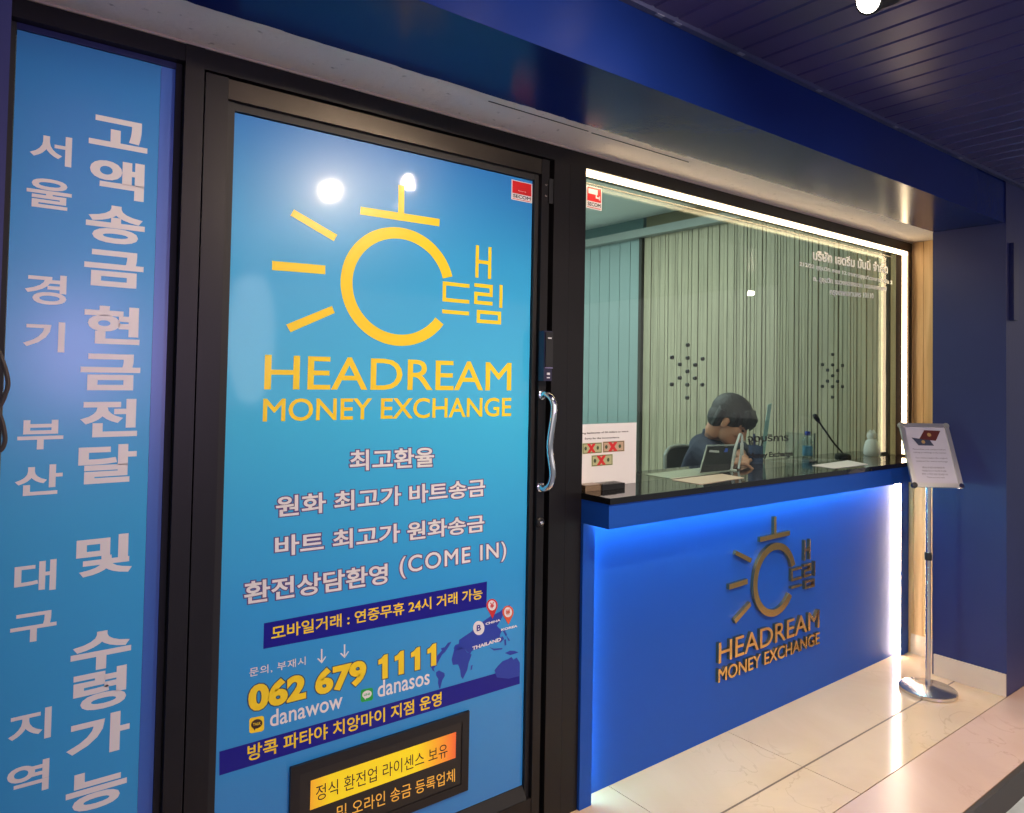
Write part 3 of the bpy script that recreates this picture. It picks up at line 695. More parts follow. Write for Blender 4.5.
# gold logo on the counter front
GN = Vector((0, -1, 0)); YL = YPN-.001
Z9 = lambda x, y: (690+x/4.067, 500+y/4.067)
YT = YPN-.018
g0 = at(*Z9(118, 660), Y=YT); g1 = at(*Z9(528, 523), Y=YT); gt = at(*Z9(345, 68), Y=YT); gm = at(*Z9(113, 738), Y=YT)
zb_ = (g0.z+g1.z)/2; top = max(c_[1] for q in LG[3][1] for c_ in q)
kx = (g1.x-g0.x)/(H1[1].x-H1[0].x); kz = (gt.z-zb_)/(top-H1[0].z)
gl = empty('logo_sign', ((g0.x+g1.x)/2, YPN, gm.z), 'raised gold sun logo with gold lettering on the blue counter front', 'sign')
build_logo(gl, M_gold, lambda x, z: Vector((g0.x+(x-H1[0].x)*kx, YL, zb_+(z-H1[0].z)*kz)), GN, .016, .004, .012, .925)

# ================================================================== WINDOW
YGL = 2.112
wn = empty('window_1', (3.27, YGL, 1.17), 'large counter window with speaking holes and white lettering', kind='structure')
M_glass = glassm('tinted_window_glass', (.83, .89, .84), gl=.6)
BX('pane', (1.9105, YGL, 1.1725), (4.60, YGL+.008, 2.404), M_glass, wn)
FR('frame_side', (4.587, YF, 1.1725), (4.629, YF+.075, 2.4045), wn, mt=mat('brown_frame', (.045, .028, .020), .4, metal=.3))
BX('frame_inner', (4.530, YGL+.010, 1.1725), (4.556, YGL+.05, 2.404), mat('black_frame_inner', (.012, .010, .008), .4), wn)
BX('edge_bead', (1.9105, YGL-.004, 2.3755), (4.555, YGL-.0005, 2.3795), mat('aluminium_bead', (.2, .19, .16), .35, metal=.8), wn)
M_rim = mat('hole_rim', (.03, .035, .03), .2)
for cx in (2.630, 3.872):
    for dx, dz in ((0, 0), (0, .060), (0, -.060), (0, .118), (0, -.118), (.053, .030), (-.053, .030), (.053, -.030), (-.053, -.030), (.106, .059), (-.106, .059), (.106, -.059), (-.106, -.059)):
        bm = bmesh.new(); c = (cx+dx, YGL-.001, 1.643+dz)
        n = 16; ro, ri = .0088, .0045
        for (r0, yy0, r1, yy1) in ((ro, 0, ri, 0), (ro, .010, ri, .010)):
            pass
        rings = [[bm.verts.new((c[0]+r*math.cos(2*PI*k/n), c[1]+yy, c[2]+r*math.sin(2*PI*k/n))) for k in range(n)] for r, yy in ((ro, 0), (ro, .010), (ri, .010), (ri, 0))]
        for i in range(4):
            A, B = rings[i], rings[(i+1) % 4]
            for k in range(n): bm.faces.new((A[k], A[(k+1) % n], B[(k+1) % n], B[k]))
        finish(bm, 'speaking_hole', M_rim, wn, smooth=True)
ZW = lambda x, y: (790+x/8.133, 230+y/8.133)
ZM = lambda x, y: (690+x/9.309, 420+y/9.309)
yw = YGL-.0008; M_win = mat('window_white_vinyl', (.9, .9, .88), .5)
T3('lettering', 'บริษัท เฮดรีม มันนี่ จำกัด', (187, 243), (795, 355), (187, 148), M_win, ZW, wn, Y=yw, off=.03)
T3('lettering', '212/23 สุขุมวิท ซอย 12 อาคารสุขุมวิทพลาซ่า ชั้น 2', (78, 302), (832, 452), (78, 250), M_win, ZW, wn, Y=yw, off=.03)
T3('lettering', 'ถ. สุขุมวิท แขวงคลองเตย เขตคลองเตย', (190, 428), (785, 508), (190, 372), M_win, ZW, wn, Y=yw, off=.03)
T3('lettering', 'กรุงเทพมหานคร 10110', (325, 540), (680, 572), (325, 478), M_win, ZW, wn, Y=yw, off=.03)
T3('lettering', 'จุดบริการ', (535, 228), (918, 214), (535, 140), M_blk, ZM, wn, Y=yw, off=.02)
T3('lettering', 'Money Exchange', (545, 374), (958, 348), (545, 308), M_blk, ZM, wn, Y=yw, off=.035)
sticker(586.5, 185, 601.5, 211, YGL-.0005, 'red and white camera warning sticker in the top left corner of the window', True)

# ================================================================== INTERIOR
def slat_mat(name, c1, c2):
    return wood(name, c1, c2)
M_slat = wood('pale_olive_slat', (.36, .32, .23), (.49, .44, .32), rough=.5)
M_slatd = mat('slat_gap', (.17, .155, .09), .7)
root = empty('wall_slatted', (4.66, 3.1, 0), kind='structure'); root['label'] = 'pale wooden slatted side wall of the room'
bm = bmesh.new(); y = 2.215
while y < 4.19:
    w_ = random.choice((.016, .022, .028, .036)); d = random.choice((0, .003, .006))
    box(bm, (4.64-d, y, 1.0*0+.0), (4.66, min(y+w_, 4.20), 2.80)); y += w_+random.choice((.003, .004, .007))
finish(bm, 'slats', M_slat, root)
BX('backing', (4.66, 2.201, 0), (4.72, 4.20, 3.0), M_slatd, root)
o = BX('trim_12', (4.61, 4.205, 0), (4.70, 4.235, 2.80), mat('dark_post', (.03, .028, .02), .5)); tag(o, 'dark upright strip between slatted and teal wall', kind='structure')
root = empty('wall_teal', (4.66, 6.2, 0), kind='structure'); root['label'] = 'pale teal grooved wall deeper in the room'
bm = bmesh.new(); y = 4.24
while y < 8.15:
    box(bm, (4.64, y, 0), (4.66, min(y+.118, 8.19), 2.80)); y += .124
finish(bm, 'boards', mat('pale_teal_board', (.27, .37, .38), .45), root)
BX('backing', (4.66, 4.236, 0), (4.72, 8.2, 3.0), mat('teal_gap', (.11, .19, .19), .7), root)
o = BX('trim_13', (4.56, 2.20, 2.80), (4.659, 8.19, 2.865), mat('cornice_paint', (.30, .34, .33), .5)); tag(o, 'shallow cornice on top of the slatted wall', kind='structure')
M_cp = mat('ceiling_interior_paint', (.70, .78, .78), .6)
o = BX('ceiling', (.2, 2.15, 2.98), (4.659, 8.2, 3.05), M_cp); tag(o, 'pale ceiling of the room behind the window', kind='structure')
o = BX('wall_rear', (.2, 8.2, 0), (4.75, 8.28, 3.05), mat('rear_wall_paint', (.72, .76, .74), .6)); tag(o, 'rear wall of the room', kind='structure')
o = BX('wall_inner', (.12, 2.16, 0), (.2, 8.2, 3.05), MATS['rear_wall_paint']); tag(o, 'inner left wall of the room', kind='structure')
o = BX('wall_above', (.2, 2.141, 2.465), (4.62, 2.20, 2.98), MATS['rear_wall_paint']); tag(o, 'inner wall above the window', kind='structure')
o = BX('wall_partition', (.2, 2.141, 0), (1.909, 2.16, 2.464), M_black); tag(o, 'dark backing behind the door and side sheets', kind='structure')

# notice sheet with crossed-out notes
ZN = lambda x, y: (580+x/13.55, 415+y/13.55)
yn = YGL-.008
a = at(636.5, 422.5, Y=yn); zb = 1.1725; xa = at(560, 422, Y=yn).x
NT = empty('notice_sheet', ((xa+a.x)/2, yn, zb), 'white notice with three banknotes crossed out in red, left end of the window', 'notice')
xa = 1.922
BX('sheet', (xa, yn, zb), (a.x, yn+.003, a.z), M_white, NT)
yt = yn-.0006
TXT('lettering', 'owing banknotes of 50 dollars or more', P(ZN(-30, 270), yt), P(ZN(655, 238), yt), P(ZN(-30, 238), yt), M_blk, NT, .02)
TXT('lettering', 'Sorry for the inconvenience.', P(ZN(65, 340), yt), P(ZN(535, 320), yt), P(ZN(65, 308), yt), M_blk, NT, .02)
M_note = mat('pale_green_note', (.42, .45, .24), .6); M_note2 = mat('tan_note', (.50, .36, .24), .6); M_ink = mat('dark_green_ink', (.05, .08, .03), .6)
def note(x0, y0, x1, y1_, sl, mt):
    bl = P(ZN(x0, y1_), yt); br = P(ZN(x1, y1_-sl), yt); tl = P(ZN(x0, y0), yt); U = br-bl; V = tl-bl
    U.z = 0; 
    def rect(bm, a0, b0, a1, b1, d): prism(bm, [bl+U*a0+V*b0+Vector((0, d, 0)), bl+U*a1+V*b0+Vector((0, d, 0)), bl+U*a1+V*b1+Vector((0, d, 0)), bl+U*a0+V*b1+Vector((0, d, 0))], (0, -.0003, 0))
    bm = bmesh.new(); rect(bm, 0, 0, 1, 1, 0); nb = finish(bm, 'banknote_picture', mt, NT)
    bm = bmesh.new(); rect(bm, .03, .04, .97, .10, -.0004); rect(bm, .03, .90, .97, .96, -.0004); rect(bm, .03, .1, .05, .9, -.0004); rect(bm, .95, .1, .97, .9, -.0004)
    for cx in (.16, .78): 
        pts = [bl+U*(cx+.06*math.cos(t*PI/8))+V*(.5+.18*math.sin(t*PI/8))+Vector((0, -.0004, 0)) for t in range(16)]; prism(bm, pts, (0, -.0003, 0))
    finish(bm, 'ink_border', M_ink, nb)
    bm = bmesh.new()
    for s in (1, -1):
        c = .45; w_ = .10; h_ = .40 if s == 1 else .40
        A = [(c-.17-w_/2, .5-s*.42), (c-.17+w_, .5-s*.42-.0), (c+.17+w_/2, .5+s*.42), (c+.17-w_, .5+s*.42)]
        prism(bm, [bl+U*p+V*q+Vector((0, -.0008-(.0002 if s == 1 else 0), 0)) for p, q in A], (0, -.0003, 0))
    finish(bm, 'red_cross', M_red, nb)
note(32, 385, 297, 530, 8, M_note); note(308, 362, 602, 510, 12, M_note2); note(155, 548, 443, 700, 18, M_note)

# small things on the worktop
ZT = 1.1725
xa_, xb_, xc_ = at(584.5, 489, Y=2.04).x, at(600.5, 489, Y=2.04).x, at(623, 489, Y=2.04).x
t = empty('stamp_case', ((xa_+xb_)/2, 2.055, ZT), 'small bronze tinted metal case at the left end of the worktop', 'case')
bm = bmesh.new(); box(bm, (xa_, 2.035, ZT), (xb_-.001, 2.085, ZT+.017)); finish(bm, 'case_body', mat('brass_tint_metal', (.45, .30, .18), .25, metal=.8), t, bevel=.004)
bm = bmesh.new(); box(bm, (xa_+.001, 2.036, ZT+.0172), (xb_-.002, 2.084, ZT+.023)); finish(bm, 'lid', MATS['brass_tint_metal'], t, bevel=.002)
t = empty('calculator', ((xb_+xc_)/2, 2.055, ZT), 'small flat black device lying beside the bronze case on the worktop', 'device')
BX('body', (xb_+.001, 2.030, ZT), (xc_, 2.090, ZT+.020), M_black, t, bevel=.004)
bm = bmesh.new()
for i in range(4):
    for j in range(2): box(bm, (xb_+.008+i*.02, 2.035+j*.016, ZT+.0201), (xb_+.022+i*.02, 2.047+j*.016, ZT+.023))
finish(bm, 'keys', mat('grey_key', (.12, .12, .12), .4), t)
BX('display', (xb_+.008, 2.070, ZT+.0201), (xc_-.008, 2.084, ZT+.0215), mat('grey_display', (.2, .22, .2), .2), t)
def sheetobj(name, pts, z, mt, label, cat, th=.0015):
    bm = bmesh.new(); q = [at(*p_, Z=z) for p_ in pts]; prism(bm, q, (0, 0, th)); o = finish(bm, name, mt); return tag(o, label, cat)
sheetobj('paper_sheet', [(672, 480), (700, 484.5), (744, 478), (722, 474)], ZT, mat('kraft_paper', (.50, .43, .34), .6), 'tan sheet of paper under the hand of the clerk at the window', 'paper')
sheetobj('paper_sheet', [(645, 474.5), (672, 479), (720, 473), (700, 468)], ZT, mat('pale_green_paper', (.42, .42, .34), .5), 'pale green sheet lying left of the tan paper on the worktop', 'paper')
sheetobj('paper_sheet', [(812, 465.5), (834, 468.5), (868, 464.5), (848, 460.5)], ZT, M_white, 'white sheet of paper below the microphone', 'paper')

# gooseneck microphone
a = at(843, 457, Z=ZT); a = Vector((a.x, a.y, ZT)); tdir = at(815, 416, Y=a.y+.02)
t = empty('microphone', a, 'black gooseneck microphone leaning left on the worktop', 'microphone')
bm = bmesh.new(); lathe(bm, [(.045, 0), (.045, .012), (.038, .018), (.015, .022)], a, 32); finish(bm, 'base', M_black, t, smooth=True)
neck = spline([a+Vector((0, 0, .02)), a+(tdir-a)*.35+Vector((.004, 0, .0)), a+(tdir-a)*.7, a+(tdir-a)*.88], 6)
bm = bmesh.new(); tube(bm, neck, .005, 10); finish(bm, 'gooseneck', M_black, t, smooth=True)
bm = bmesh.new(); ax = (tdir-a).normalized(); L = (tdir-a).length
lathe(bm, [(.006, L*.86), (.010, L*.88), (.013, L*.93), (.014, L*.98), (.011, L*1.02), (.004, L*1.035)], a, 20, ax); finish(bm, 'microphone_head', M_black, t, smooth=True)

# water bottle
M_clear = glassm('clear_plastic', (.88, .93, .95), rough=.05)
c = at(812, 458, Z=ZT); c = Vector((c.x+.02, min(c.y+.04, 2.32), ZT))
t = empty('water_bottle', c, 'small clear water bottle with blue cap left of the microphone', 'bottle')
bm = bmesh.new(); lathe(bm, [(.026, 0), (.030, .006), (.030, .045), (.027, .05), (.030, .055), (.030, .09), (.024, .108), (.013, .122), (.013, .132)], c, 28); finish(bm, 'bottle_body', M_clear, t, smooth=True)
bm = bmesh.new(); lathe(bm, [(.0265, .01), (.028, .02), (.028, .06), (.0265, .065)], c, 28); finish(bm, 'water', mat('bluish_label', (.16, .36, .50), .3), t, smooth=True)
bm = bmesh.new(); lathe(bm, [(.015, .126), (.0155, .130), (.0155, .146), (.013, .149)], c, 24); finish(bm, 'cap', mat('blue_cap', (.02, .05, .40), .35), t, smooth=True)

# white rounded ornament at the right
c = at(877, 456, Z=ZT); c = Vector((c.x, min(c.y, 2.30)+.03, ZT))
t = empty('figurine', c, 'white rounded figurine at the right end of the worktop behind the glass', 'ornament')
bm = bmesh.new(); lathe(bm, [(.040, 0), (.047, .01), (.046, .05), (.036, .085), (.022, .100)], c, 28); finish(bm, 'figurine_body', M_white, t, smooth=True)
bm = bmesh.new(); lathe(bm, [(.004, .088), (.022, .093), (.030, .112), (.028, .130), (.016, .146), (.003, .150)], c+Vector((0, 0, 0)), 28); finish(bm, 'figurine_head', M_white, t, smooth=True)
for s in (-1, 1):
    bm = bmesh.new(); lathe(bm, [(.009, 0), (.002, .02)], c+Vector((s*.016, 0, .138)), 10, (s*.3, 0, 1)); finish(bm, 'ear', M_white, t)

# clear upright divider with dark edge, pen holder, leaning teal card, clear card stand, white ring stand
c = at(807, 461, Z=ZT)
t = empty('acrylic_divider', (c.x, 2.24, ZT), 'clear upright acrylic divider with a dark edge left of the water bottle', 'divider')
BX('clear_sheet', (c.x, 2.16, ZT), (c.x+.003, 2.33, ZT+.15), M_clear, t)
BX('edge_strip', (c.x-.001, 2.153, ZT), (c.x+.004, 2.159, ZT+.155), mat('dark_edge', (.03, .04, .03), .3), t)
BX('foot', (c.x-.012, 2.150, ZT), (c.x+.016, 2.18, ZT+.006), M_black, t)

def P3(px, py, dist):
    d = (Fw + Rt*((px-512)/FPX) - Up*((py-PY)/FPX)); return CAM+d*dist
c = at(756, 464, Z=ZT); c = Vector((c.x+.03, 2.28, ZT))
t = empty('pen_holder', c, 'clear blue tinted pen holder full of dark pens beside the clerk', 'pen holder')
bm = bmesh.new(); lathe(bm, [(.036, 0), (.038, .004), (.038, .095), (.035, .095), (.035, .006)], c, 24); finish(bm, 'cup', mat('blue_tinted_cup', (.06, .10, .22), .15), t, smooth=True)
for i in range(7):
    an = i*.9; b0 = c+Vector((.018*math.cos(an), .018*math.sin(an), .01)); b1 = b0+Vector((.022*math.cos(an+.4), .012*math.sin(an), .125+.02*math.sin(i*2)))
    bm = bmesh.new(); tube(bm, [b0, b1], .004, 8); finish(bm, 'pen', [M_black, mat('navy_pen', (.01, .02, .12), .3), M_white][i % 3 if i != 2 else 0], t, smooth=True)
b0 = at(757, 434, Y=2.33); b1 = at(770, 404, Y=2.36); W = Vector((.045, 0, .01))
b0 = at(762, 448, Y=2.33)
bm = bmesh.new(); prism(bm, [b0-W*.5-Vector((0,0,.06)), b0+W*.5-Vector((0,0,.06)), b1+W*.4, b1-W*.4], (0, .002, 0)); o = finish(bm, 'card', mat('pale_teal_card', (.25, .45, .45), .4), t)
o.name = 'tall_card'; o['label'] = 'leaning pale teal card'

# clear card stand with black insert (left of the hand)
M_acr = mat('frosted_acrylic_edge', (.45, .47, .46), .25)
c0 = at(699, 468, Y=2.150); c1 = at(732, 467, Y=2.150); t0 = at(707, 445.5, Y=2.180); t1 = at(737, 445, Y=2.180)
c0.z = c1.z = ZT
t = empty('card_stand', ((c0.x+c1.x)/2, 2.165, ZT), 'clear frame card stand with black insert in front of the clerk', 'card stand')
def bar(bm, a, b, r=.004): tube(bm, [a, b], r, 6)
bm = bmesh.new(); bar(bm, c0, t0); bar(bm, t0, t1); bar(bm, t1, c1); bar(bm, c0, c1); finish(bm, 'frame', M_acr, t)
n_ = Vector((0, .0035, 0)); e1 = .06
def lp(u, v): return (c0.lerp(c1, u)).lerp(t0.lerp(t1, u), v)
bm = bmesh.new(); prism(bm, [lp(.05, .03)+n_, lp(.95, .03)+n_, lp(.95, .95)+n_, lp(.05, .95)+n_], (0, .002, 0)); finish(bm, 'black_insert', M_black, t)
bm = bmesh.new(); prism(bm, [lp(.12, .76)+n_*-.5, lp(.45, .72)+n_*-.5, lp(.43, .80)+n_*-.5, lp(.12, .84)+n_*-.5], (0, .001, 0)); finish(bm, 'white_line', M_white, t)
bm = bmesh.new(); prism(bm, [lp(.60, .74)+n_*-.5, lp(.72, .74)+n_*-.5, lp(.70, .88)+n_*-.5, lp(.62, .88)+n_*-.5], (0, .001, 0)); finish(bm, 'blue_mark', mat('bright_blue_mark', (.03, .10, .65), .3), t)
# bent white holder
q = [at(*p_, Y=2.150) for p_ in ((731.5, 464), (734, 452), (738, 440), (740, 434.5), (742, 436), (742, 444), (741, 454), (738.5, 465))]
q[0].z = q[-1].z = ZT+.006
bm = bmesh.new(); tube(bm, spline(q, 5), .0055, 10)
t = empty('phone_holder', (q[0].x, 2.15, ZT), 'bent white wire holder standing beside the hand of the clerk', 'holder')
finish(bm, 'bent_wire', mat('white_wire', (.75, .75, .78), .3), t, smooth=True)
pc = at(741.2, 449, Y=2.143)
bm = bmesh.new(); box(bm, (pc.x-.010, 2.136, pc.z-.03), (pc.x+.010, 2.142, pc.z+.03)); finish(bm, 'white_clip', M_white, t, bevel=.002)
bm = bmesh.new(); lathe(bm, [(.02, 0), (.02, .005)], (q[0].x+.01, 2.15, ZT), 20); finish(bm, 'foot', M_white, t)

# ================================================================== OFFICE CHAIR
CB = P3(690, 470, 4.62); CB = Vector((CB.x, CB.y-.17, 0)); ch = empty('office_chair', CB, 'dark grey mesh office chair behind the clerk', 'chair')
f = Vector((.06, -1, 0)).normalized(); s_ = Vector((1, .06, 0)).normalized()
M_mesh = mat('dark_grey_mesh', (.06, .065, .062), .55, noise=.4, nscale=160); M_cf = mat('grey_plastic', (.28, .29, .28), .4)
def pl3(u, v, z): return CB + s_*u + f*v + Vector((0, 0, z))
bm = bmesh.new()
N = 14; grid = []
for i in range(N+1):
    row = []
    for j in range(9):
        u = -1+2*i/N; v = j/8
        hw = .235*(1-.12*v*v); z = .62+.565*v - .045*abs(u)**3*v
        row.append(bm.verts.new(pl3(u*hw, -.20-.05*v+.05*u*u, z)))
    grid.append(row)
for i in range(N):
    for j in range(8): bm.faces.new((grid[i][j], grid[i+1][j], grid[i+1][j+1], grid[i][j+1]))
bmesh.ops.solidify(bm, geom=bm.faces[:], thickness=.012)
finish(bm, 'backrest', M_mesh, ch, smooth=True)
edge = [pl3(u*.235*(1-.12*v*v), -.20-.05*v+.05*u*u, .62+.565*v-.045*abs(u)**3*v) for u, v in [(-1, k/8) for k in range(9)]+[(-1+2*i/14, 1) for i in range(1, 14)]+[(1, 1-k/8) for k in range(9)]+[(1-2*i/14, 0) for i in range(1, 14)]]
bm = bmesh.new(); tube(bm, edge, .011, 8, closed=True); finish(bm, 'back_frame', M_cf, ch, smooth=True)
bm = bmesh.new(); tube(bm, [pl3(0, -.22, .80), pl3(0, -.24, .60), pl3(0, -.12, .50)], .022, 10); finish(bm, 'back_support', M_cf, ch, smooth=True)
bm = bmesh.new(); 
pts = [pl3(.24*math.copysign(abs(math.cos(a_))**.5, math.cos(a_)), .02+.23*math.copysign(abs(math.sin(a_))**.5, math.sin(a_)), .50) for a_ in [2*PI*k/28 for k in range(28)]]
prism(bm, pts, (0, 0, .07)); finish(bm, 'seat', mat('seat_fabric', (.03, .032, .034), .8), ch, bevel=.02)
bm = bmesh.new(); lathe(bm, [(.025, .1), (.025, .3), (.035, .3), (.035, .5)], CB, 16); finish(bm, 'gas_lift', M_black, ch, smooth=True)
for k in range(5):
    an = 2*PI*k/5; d = Vector((math.cos(an), math.sin(an), 0))
    bm = bmesh.new(); tube(bm, [CB+Vector((0, 0, .11)), CB+d*.28+Vector((0, 0, .07))], [.025, .014], 8); l_ = finish(bm, 'leg', M_black, ch, smooth=True)
    bm = bmesh.new(); lathe(bm, [(.026, -.012), (.028, 0), (.026, .012)], CB+d*.28+Vector((0, 0, .029)), 16, (-d.y, d.x, 0)); finish(bm, 'castor', M_black, l_, smooth=True)
for s in (-1, 1):
    bm = bmesh.new(); tube(bm, spline([pl3(s*.22, -.02, .52), pl3(s*.28, -.02, .60), pl3(s*.28, -.02, .70)], 4), .012, 8); ar = finish(bm, 'armrest', M_cf, ch, smooth=True)

# ================================================================== CLERK
def skin_obj(pts, edges, radii, sub=2):
    me = bpy.data.meshes.new('s'); me.from_pydata([tuple(p) for p in pts], edges, []); o = bpy.data.objects.new('s', me); COL.objects.link(o)
    mo = o.modifiers.new('k', 'SKIN'); 
    for i, r_ in enumerate(radii):
        rr = r_ if isinstance(r_, tuple) else (r_, r_)
        me.skin_vertices[0].data[i].radius = rr
    me.skin_vertices[0].data[0].use_root = True
    su = o.modifiers.new('u', 'SUBSURF'); su.levels = sub; su.render_levels = sub
    dg = bpy.context.evaluated_depsgraph_get(); dg.update()
    m2 = bpy.data.meshes.new_from_object(o.evaluated_get(dg)); bpy.data.objects.remove(o)
    return m2
def add_mesh(bm, me): bm.from_mesh(me)
def ellip(bm, c, R, M3=None, seg=24):
    """ellipsoid radii R, oriented by 3x3 M3"""
    g = bmesh.ops.create_uvsphere(bm, u_segments=seg, v_segments=seg//2, radius=1)
    for v in g['verts']:
        p = Vector((v.co.x*R[0], v.co.y*R[1], v.co.z*R[2])); v.co = Vector(c) + (M3 @ p if M3 else p)
    return g['verts']
def remeshed(bm, vox, smooth=3):
    me = bpy.data.meshes.new('r'); bm.to_mesh(me); bm.free(); o = bpy.data.objects.new('r', me); COL.objects.link(o)
    r_ = o.modifiers.new('r', 'REMESH'); r_.mode = 'VOXEL'; r_.voxel_size = vox; r_.use_smooth_shade = True
    if smooth: s = o.modifiers.new('s', 'SMOOTH'); s.iterations = smooth; s.factor = .5
    dg = bpy.context.evaluated_depsgraph_get(); dg.update()
    m2 = bpy.data.meshes.new_from_object(o.evaluated_get(dg)); bpy.data.objects.remove(o)
    b2 = bmesh.new(); b2.from_mesh(m2); return b2
HC = P3(731, 421, 4.02)                 # centre of the skull
hf = Vector((.40, -.92, 0)).normalized()      # where the face points, before the nod
hs = Vector((0, 0, 1)).cross(hf)              # person's left
nod = math.radians(34)
hF = (hf*math.cos(nod)-Vector((0, 0, 1))*math.sin(nod)); hU = hF.cross(hs) * 1
if hU.z < 0: hU = -hU
HM = Matrix((hF, hs, hU)).transposed()        # local x=face, y=left, z=up
def H(x, y, z): return HC + HM @ Vector((x, y, z))
K = 1.08
tf = Vector((.42, -.91, 0)).normalized(); tsd = Vector((0, 0, 1)).cross(tf)   # torso facing / left
neck0 = H(-.035, 0, -.075)
chest = P3(712, 470, 4.20); chest = Vector((chest.x, chest.y, 1.16))
def TB(f_, l_, z): return Vector((chest.x, chest.y, 0))+tf*f_+tsd*l_+Vector((0, 0, z))
pel = TB(-.20, 0, .66)
nb = TB(.015, 0, 1.285)
SHR, SHL = TB(.0, -.175, 1.215), TB(.0, .175, 1.215)
hand_r = at(737, 470, Y=2.20); hand_r = Vector((hand_r.x, 2.205, ZT+.024))
elR = TB(.13, -.29, 1.02); wrR = hand_r+Vector((-.050, .075, .016))
elL = TB(.12, .27, 1.00); wrL = TB(.33, .10, 1.215)
elR = Vector((elR.x, max(elR.y, 2.45), 1.195)); elL = Vector((elL.x, max(elL.y, 2.46), 1.195)); 
hand_l = Vector((hand_r.x+.15, 2.26, ZT+.026)); wrL = hand_l+Vector((.05, .06, .015))
kn = [TB(.09, s*.13, .61) for s in (-1, 1)]; an_ = [TB(-.02, s*.13, .10) for s in (-1, 1)]; toe = [TB(.12, s*.14, .05) for s in (-1, 1)]
pts = [pel, TB(-.14, 0, .85), TB(-.06, 0, 1.05), TB(-.01, 0, 1.20), nb, H(-.04, 0, -.07), SHR, elR, wrR, SHL, elL, wrL]
rad = [(.15, .11), (.13, .10), (.15, .11), (.13, .09), .060, .056, .062, .043, .028, .062, .043, .028]
edg = [(0, 1), (1, 2), (2, 3), (3, 4), (4, 5), (3, 6), (6, 7), (7, 8), (3, 9), (9, 10), (10, 11)]
for i in range(2):
    b0 = len(pts); pts += [TB(-.17, (-1, 1)[i]*.10, .63), kn[i], an_[i], toe[i]]; rad += [.095, .065, .045, .035]; edg += [(0, b0), (b0, b0+1), (b0+1, b0+2), (b0+2, b0+3)]
body = bmesh.new(); add_mesh(body, skin_obj(pts, edg, rad))
# head on the body
def head_shape(bm):
    ellip(bm, H(-.012*K, 0, .028*K), (.098*K, .074*K, .092*K), HM)
    ellip(bm, H(.030*K, 0, -.040*K), (.060*K, .058*K, .075*K), HM)
    ellip(bm, H(.062*K, 0, -.088*K), (.028*K, .030*K, .022*K), HM)        # chin
    for s in (-1, 1):
        ellip(bm, H(.055*K, s*.040*K, -.022*K), (.028*K, .022*K, .026*K), HM)   # cheek
        ellip(bm, H(.060*K, s*.032*K, .016*K), (.028*K, .026*K, .010*K), HM)    # brow
        ellip(bm, H(-.008*K, s*.077*K, -.010*K), (.018*K, .007*K, .032*K), HM)  # ear
    # nose: bridge and tip
    for k in range(6):
        q = k/5; ellip(bm, H((.082+.018*q)*K, 0, (.006-.042*q)*K), ((.010+.003*q)*K, (.007+.006*q)*K, .012*K), HM, 12)
    ellip(bm, H(.086*K, 0, -.056*K), (.010*K, .022*K, .006*K), HM, 12); ellip(bm, H(.083*K, 0, -.067*K), (.010*K, .019*K, .006*K), HM, 12)
head_shape(body)
tube(body, [H(-.040, 0, -.03), H(-.045, 0, -.09), nb], [.055, .052, .060], 16)
# hands: palm and five fingers
def hand(bm, wr, pc_, dirx, side, palm_up=Vector((0, 0, 1)), curl=.6):
    dx = dirx.normalized(); up = palm_up; sd = dx.cross(up).normalized()*side; up = sd.cross(dx).normalized()*(1 if sd.cross(dx).z > 0 else -1)
    M3 = Matrix((dx, sd, up)).transposed()
    ellip(bm, pc_, (.046, .040, .014), M3, 16)
    tube(bm, [wr, pc_-dx*.03], [.025, .020], 12)
    for k, (o_, ln) in enumerate(((-.027, .062), (-.009, .072), (.009, .068), (.026, .054))):
        b0 = pc_+dx*.034+sd*o_; c_ = b0; a_ = .10; pp = [b0-dx*.02]
        for j, fr in enumerate((.45, .32, .23)):
            pp.append(c_); a_ += curl*(.35+.12*k*.3); c_ = c_+(dx*math.cos(a_)-up*math.sin(a_)+sd*o_*.8)*ln*fr
        pp.append(c_)
        tube(bm, pp, [.0095, .0095, .0088, .0080, .0070], 10)
    b0 = pc_-dx*.018+sd*-.034; tp_ = [b0+sd*.01, b0-sd*.014+dx*.018-up*.004, b0-sd*.020+dx*.042-up*.010, b0-sd*.018+dx*.060-up*.014]
    tube(bm, tp_, [.013, .0115, .0100, .0080], 10)
hand(body, wrR, hand_r, Vector((.75, -.55, -.05)), 1)
hand(body, wrL, hand_l, Vector((-.80, -.35, -.05)), -1)
body = remeshed(body, .0055, 2)
M_skin = mat('skin', (.58, .27, .17), .5)
PE = finish(body, 'person', M_skin, smooth=False)
for p_ in PE.data.polygons: p_.use_smooth = True
tag(PE, 'person with short black hair in a navy shirt, sitting bent over papers', 'person')
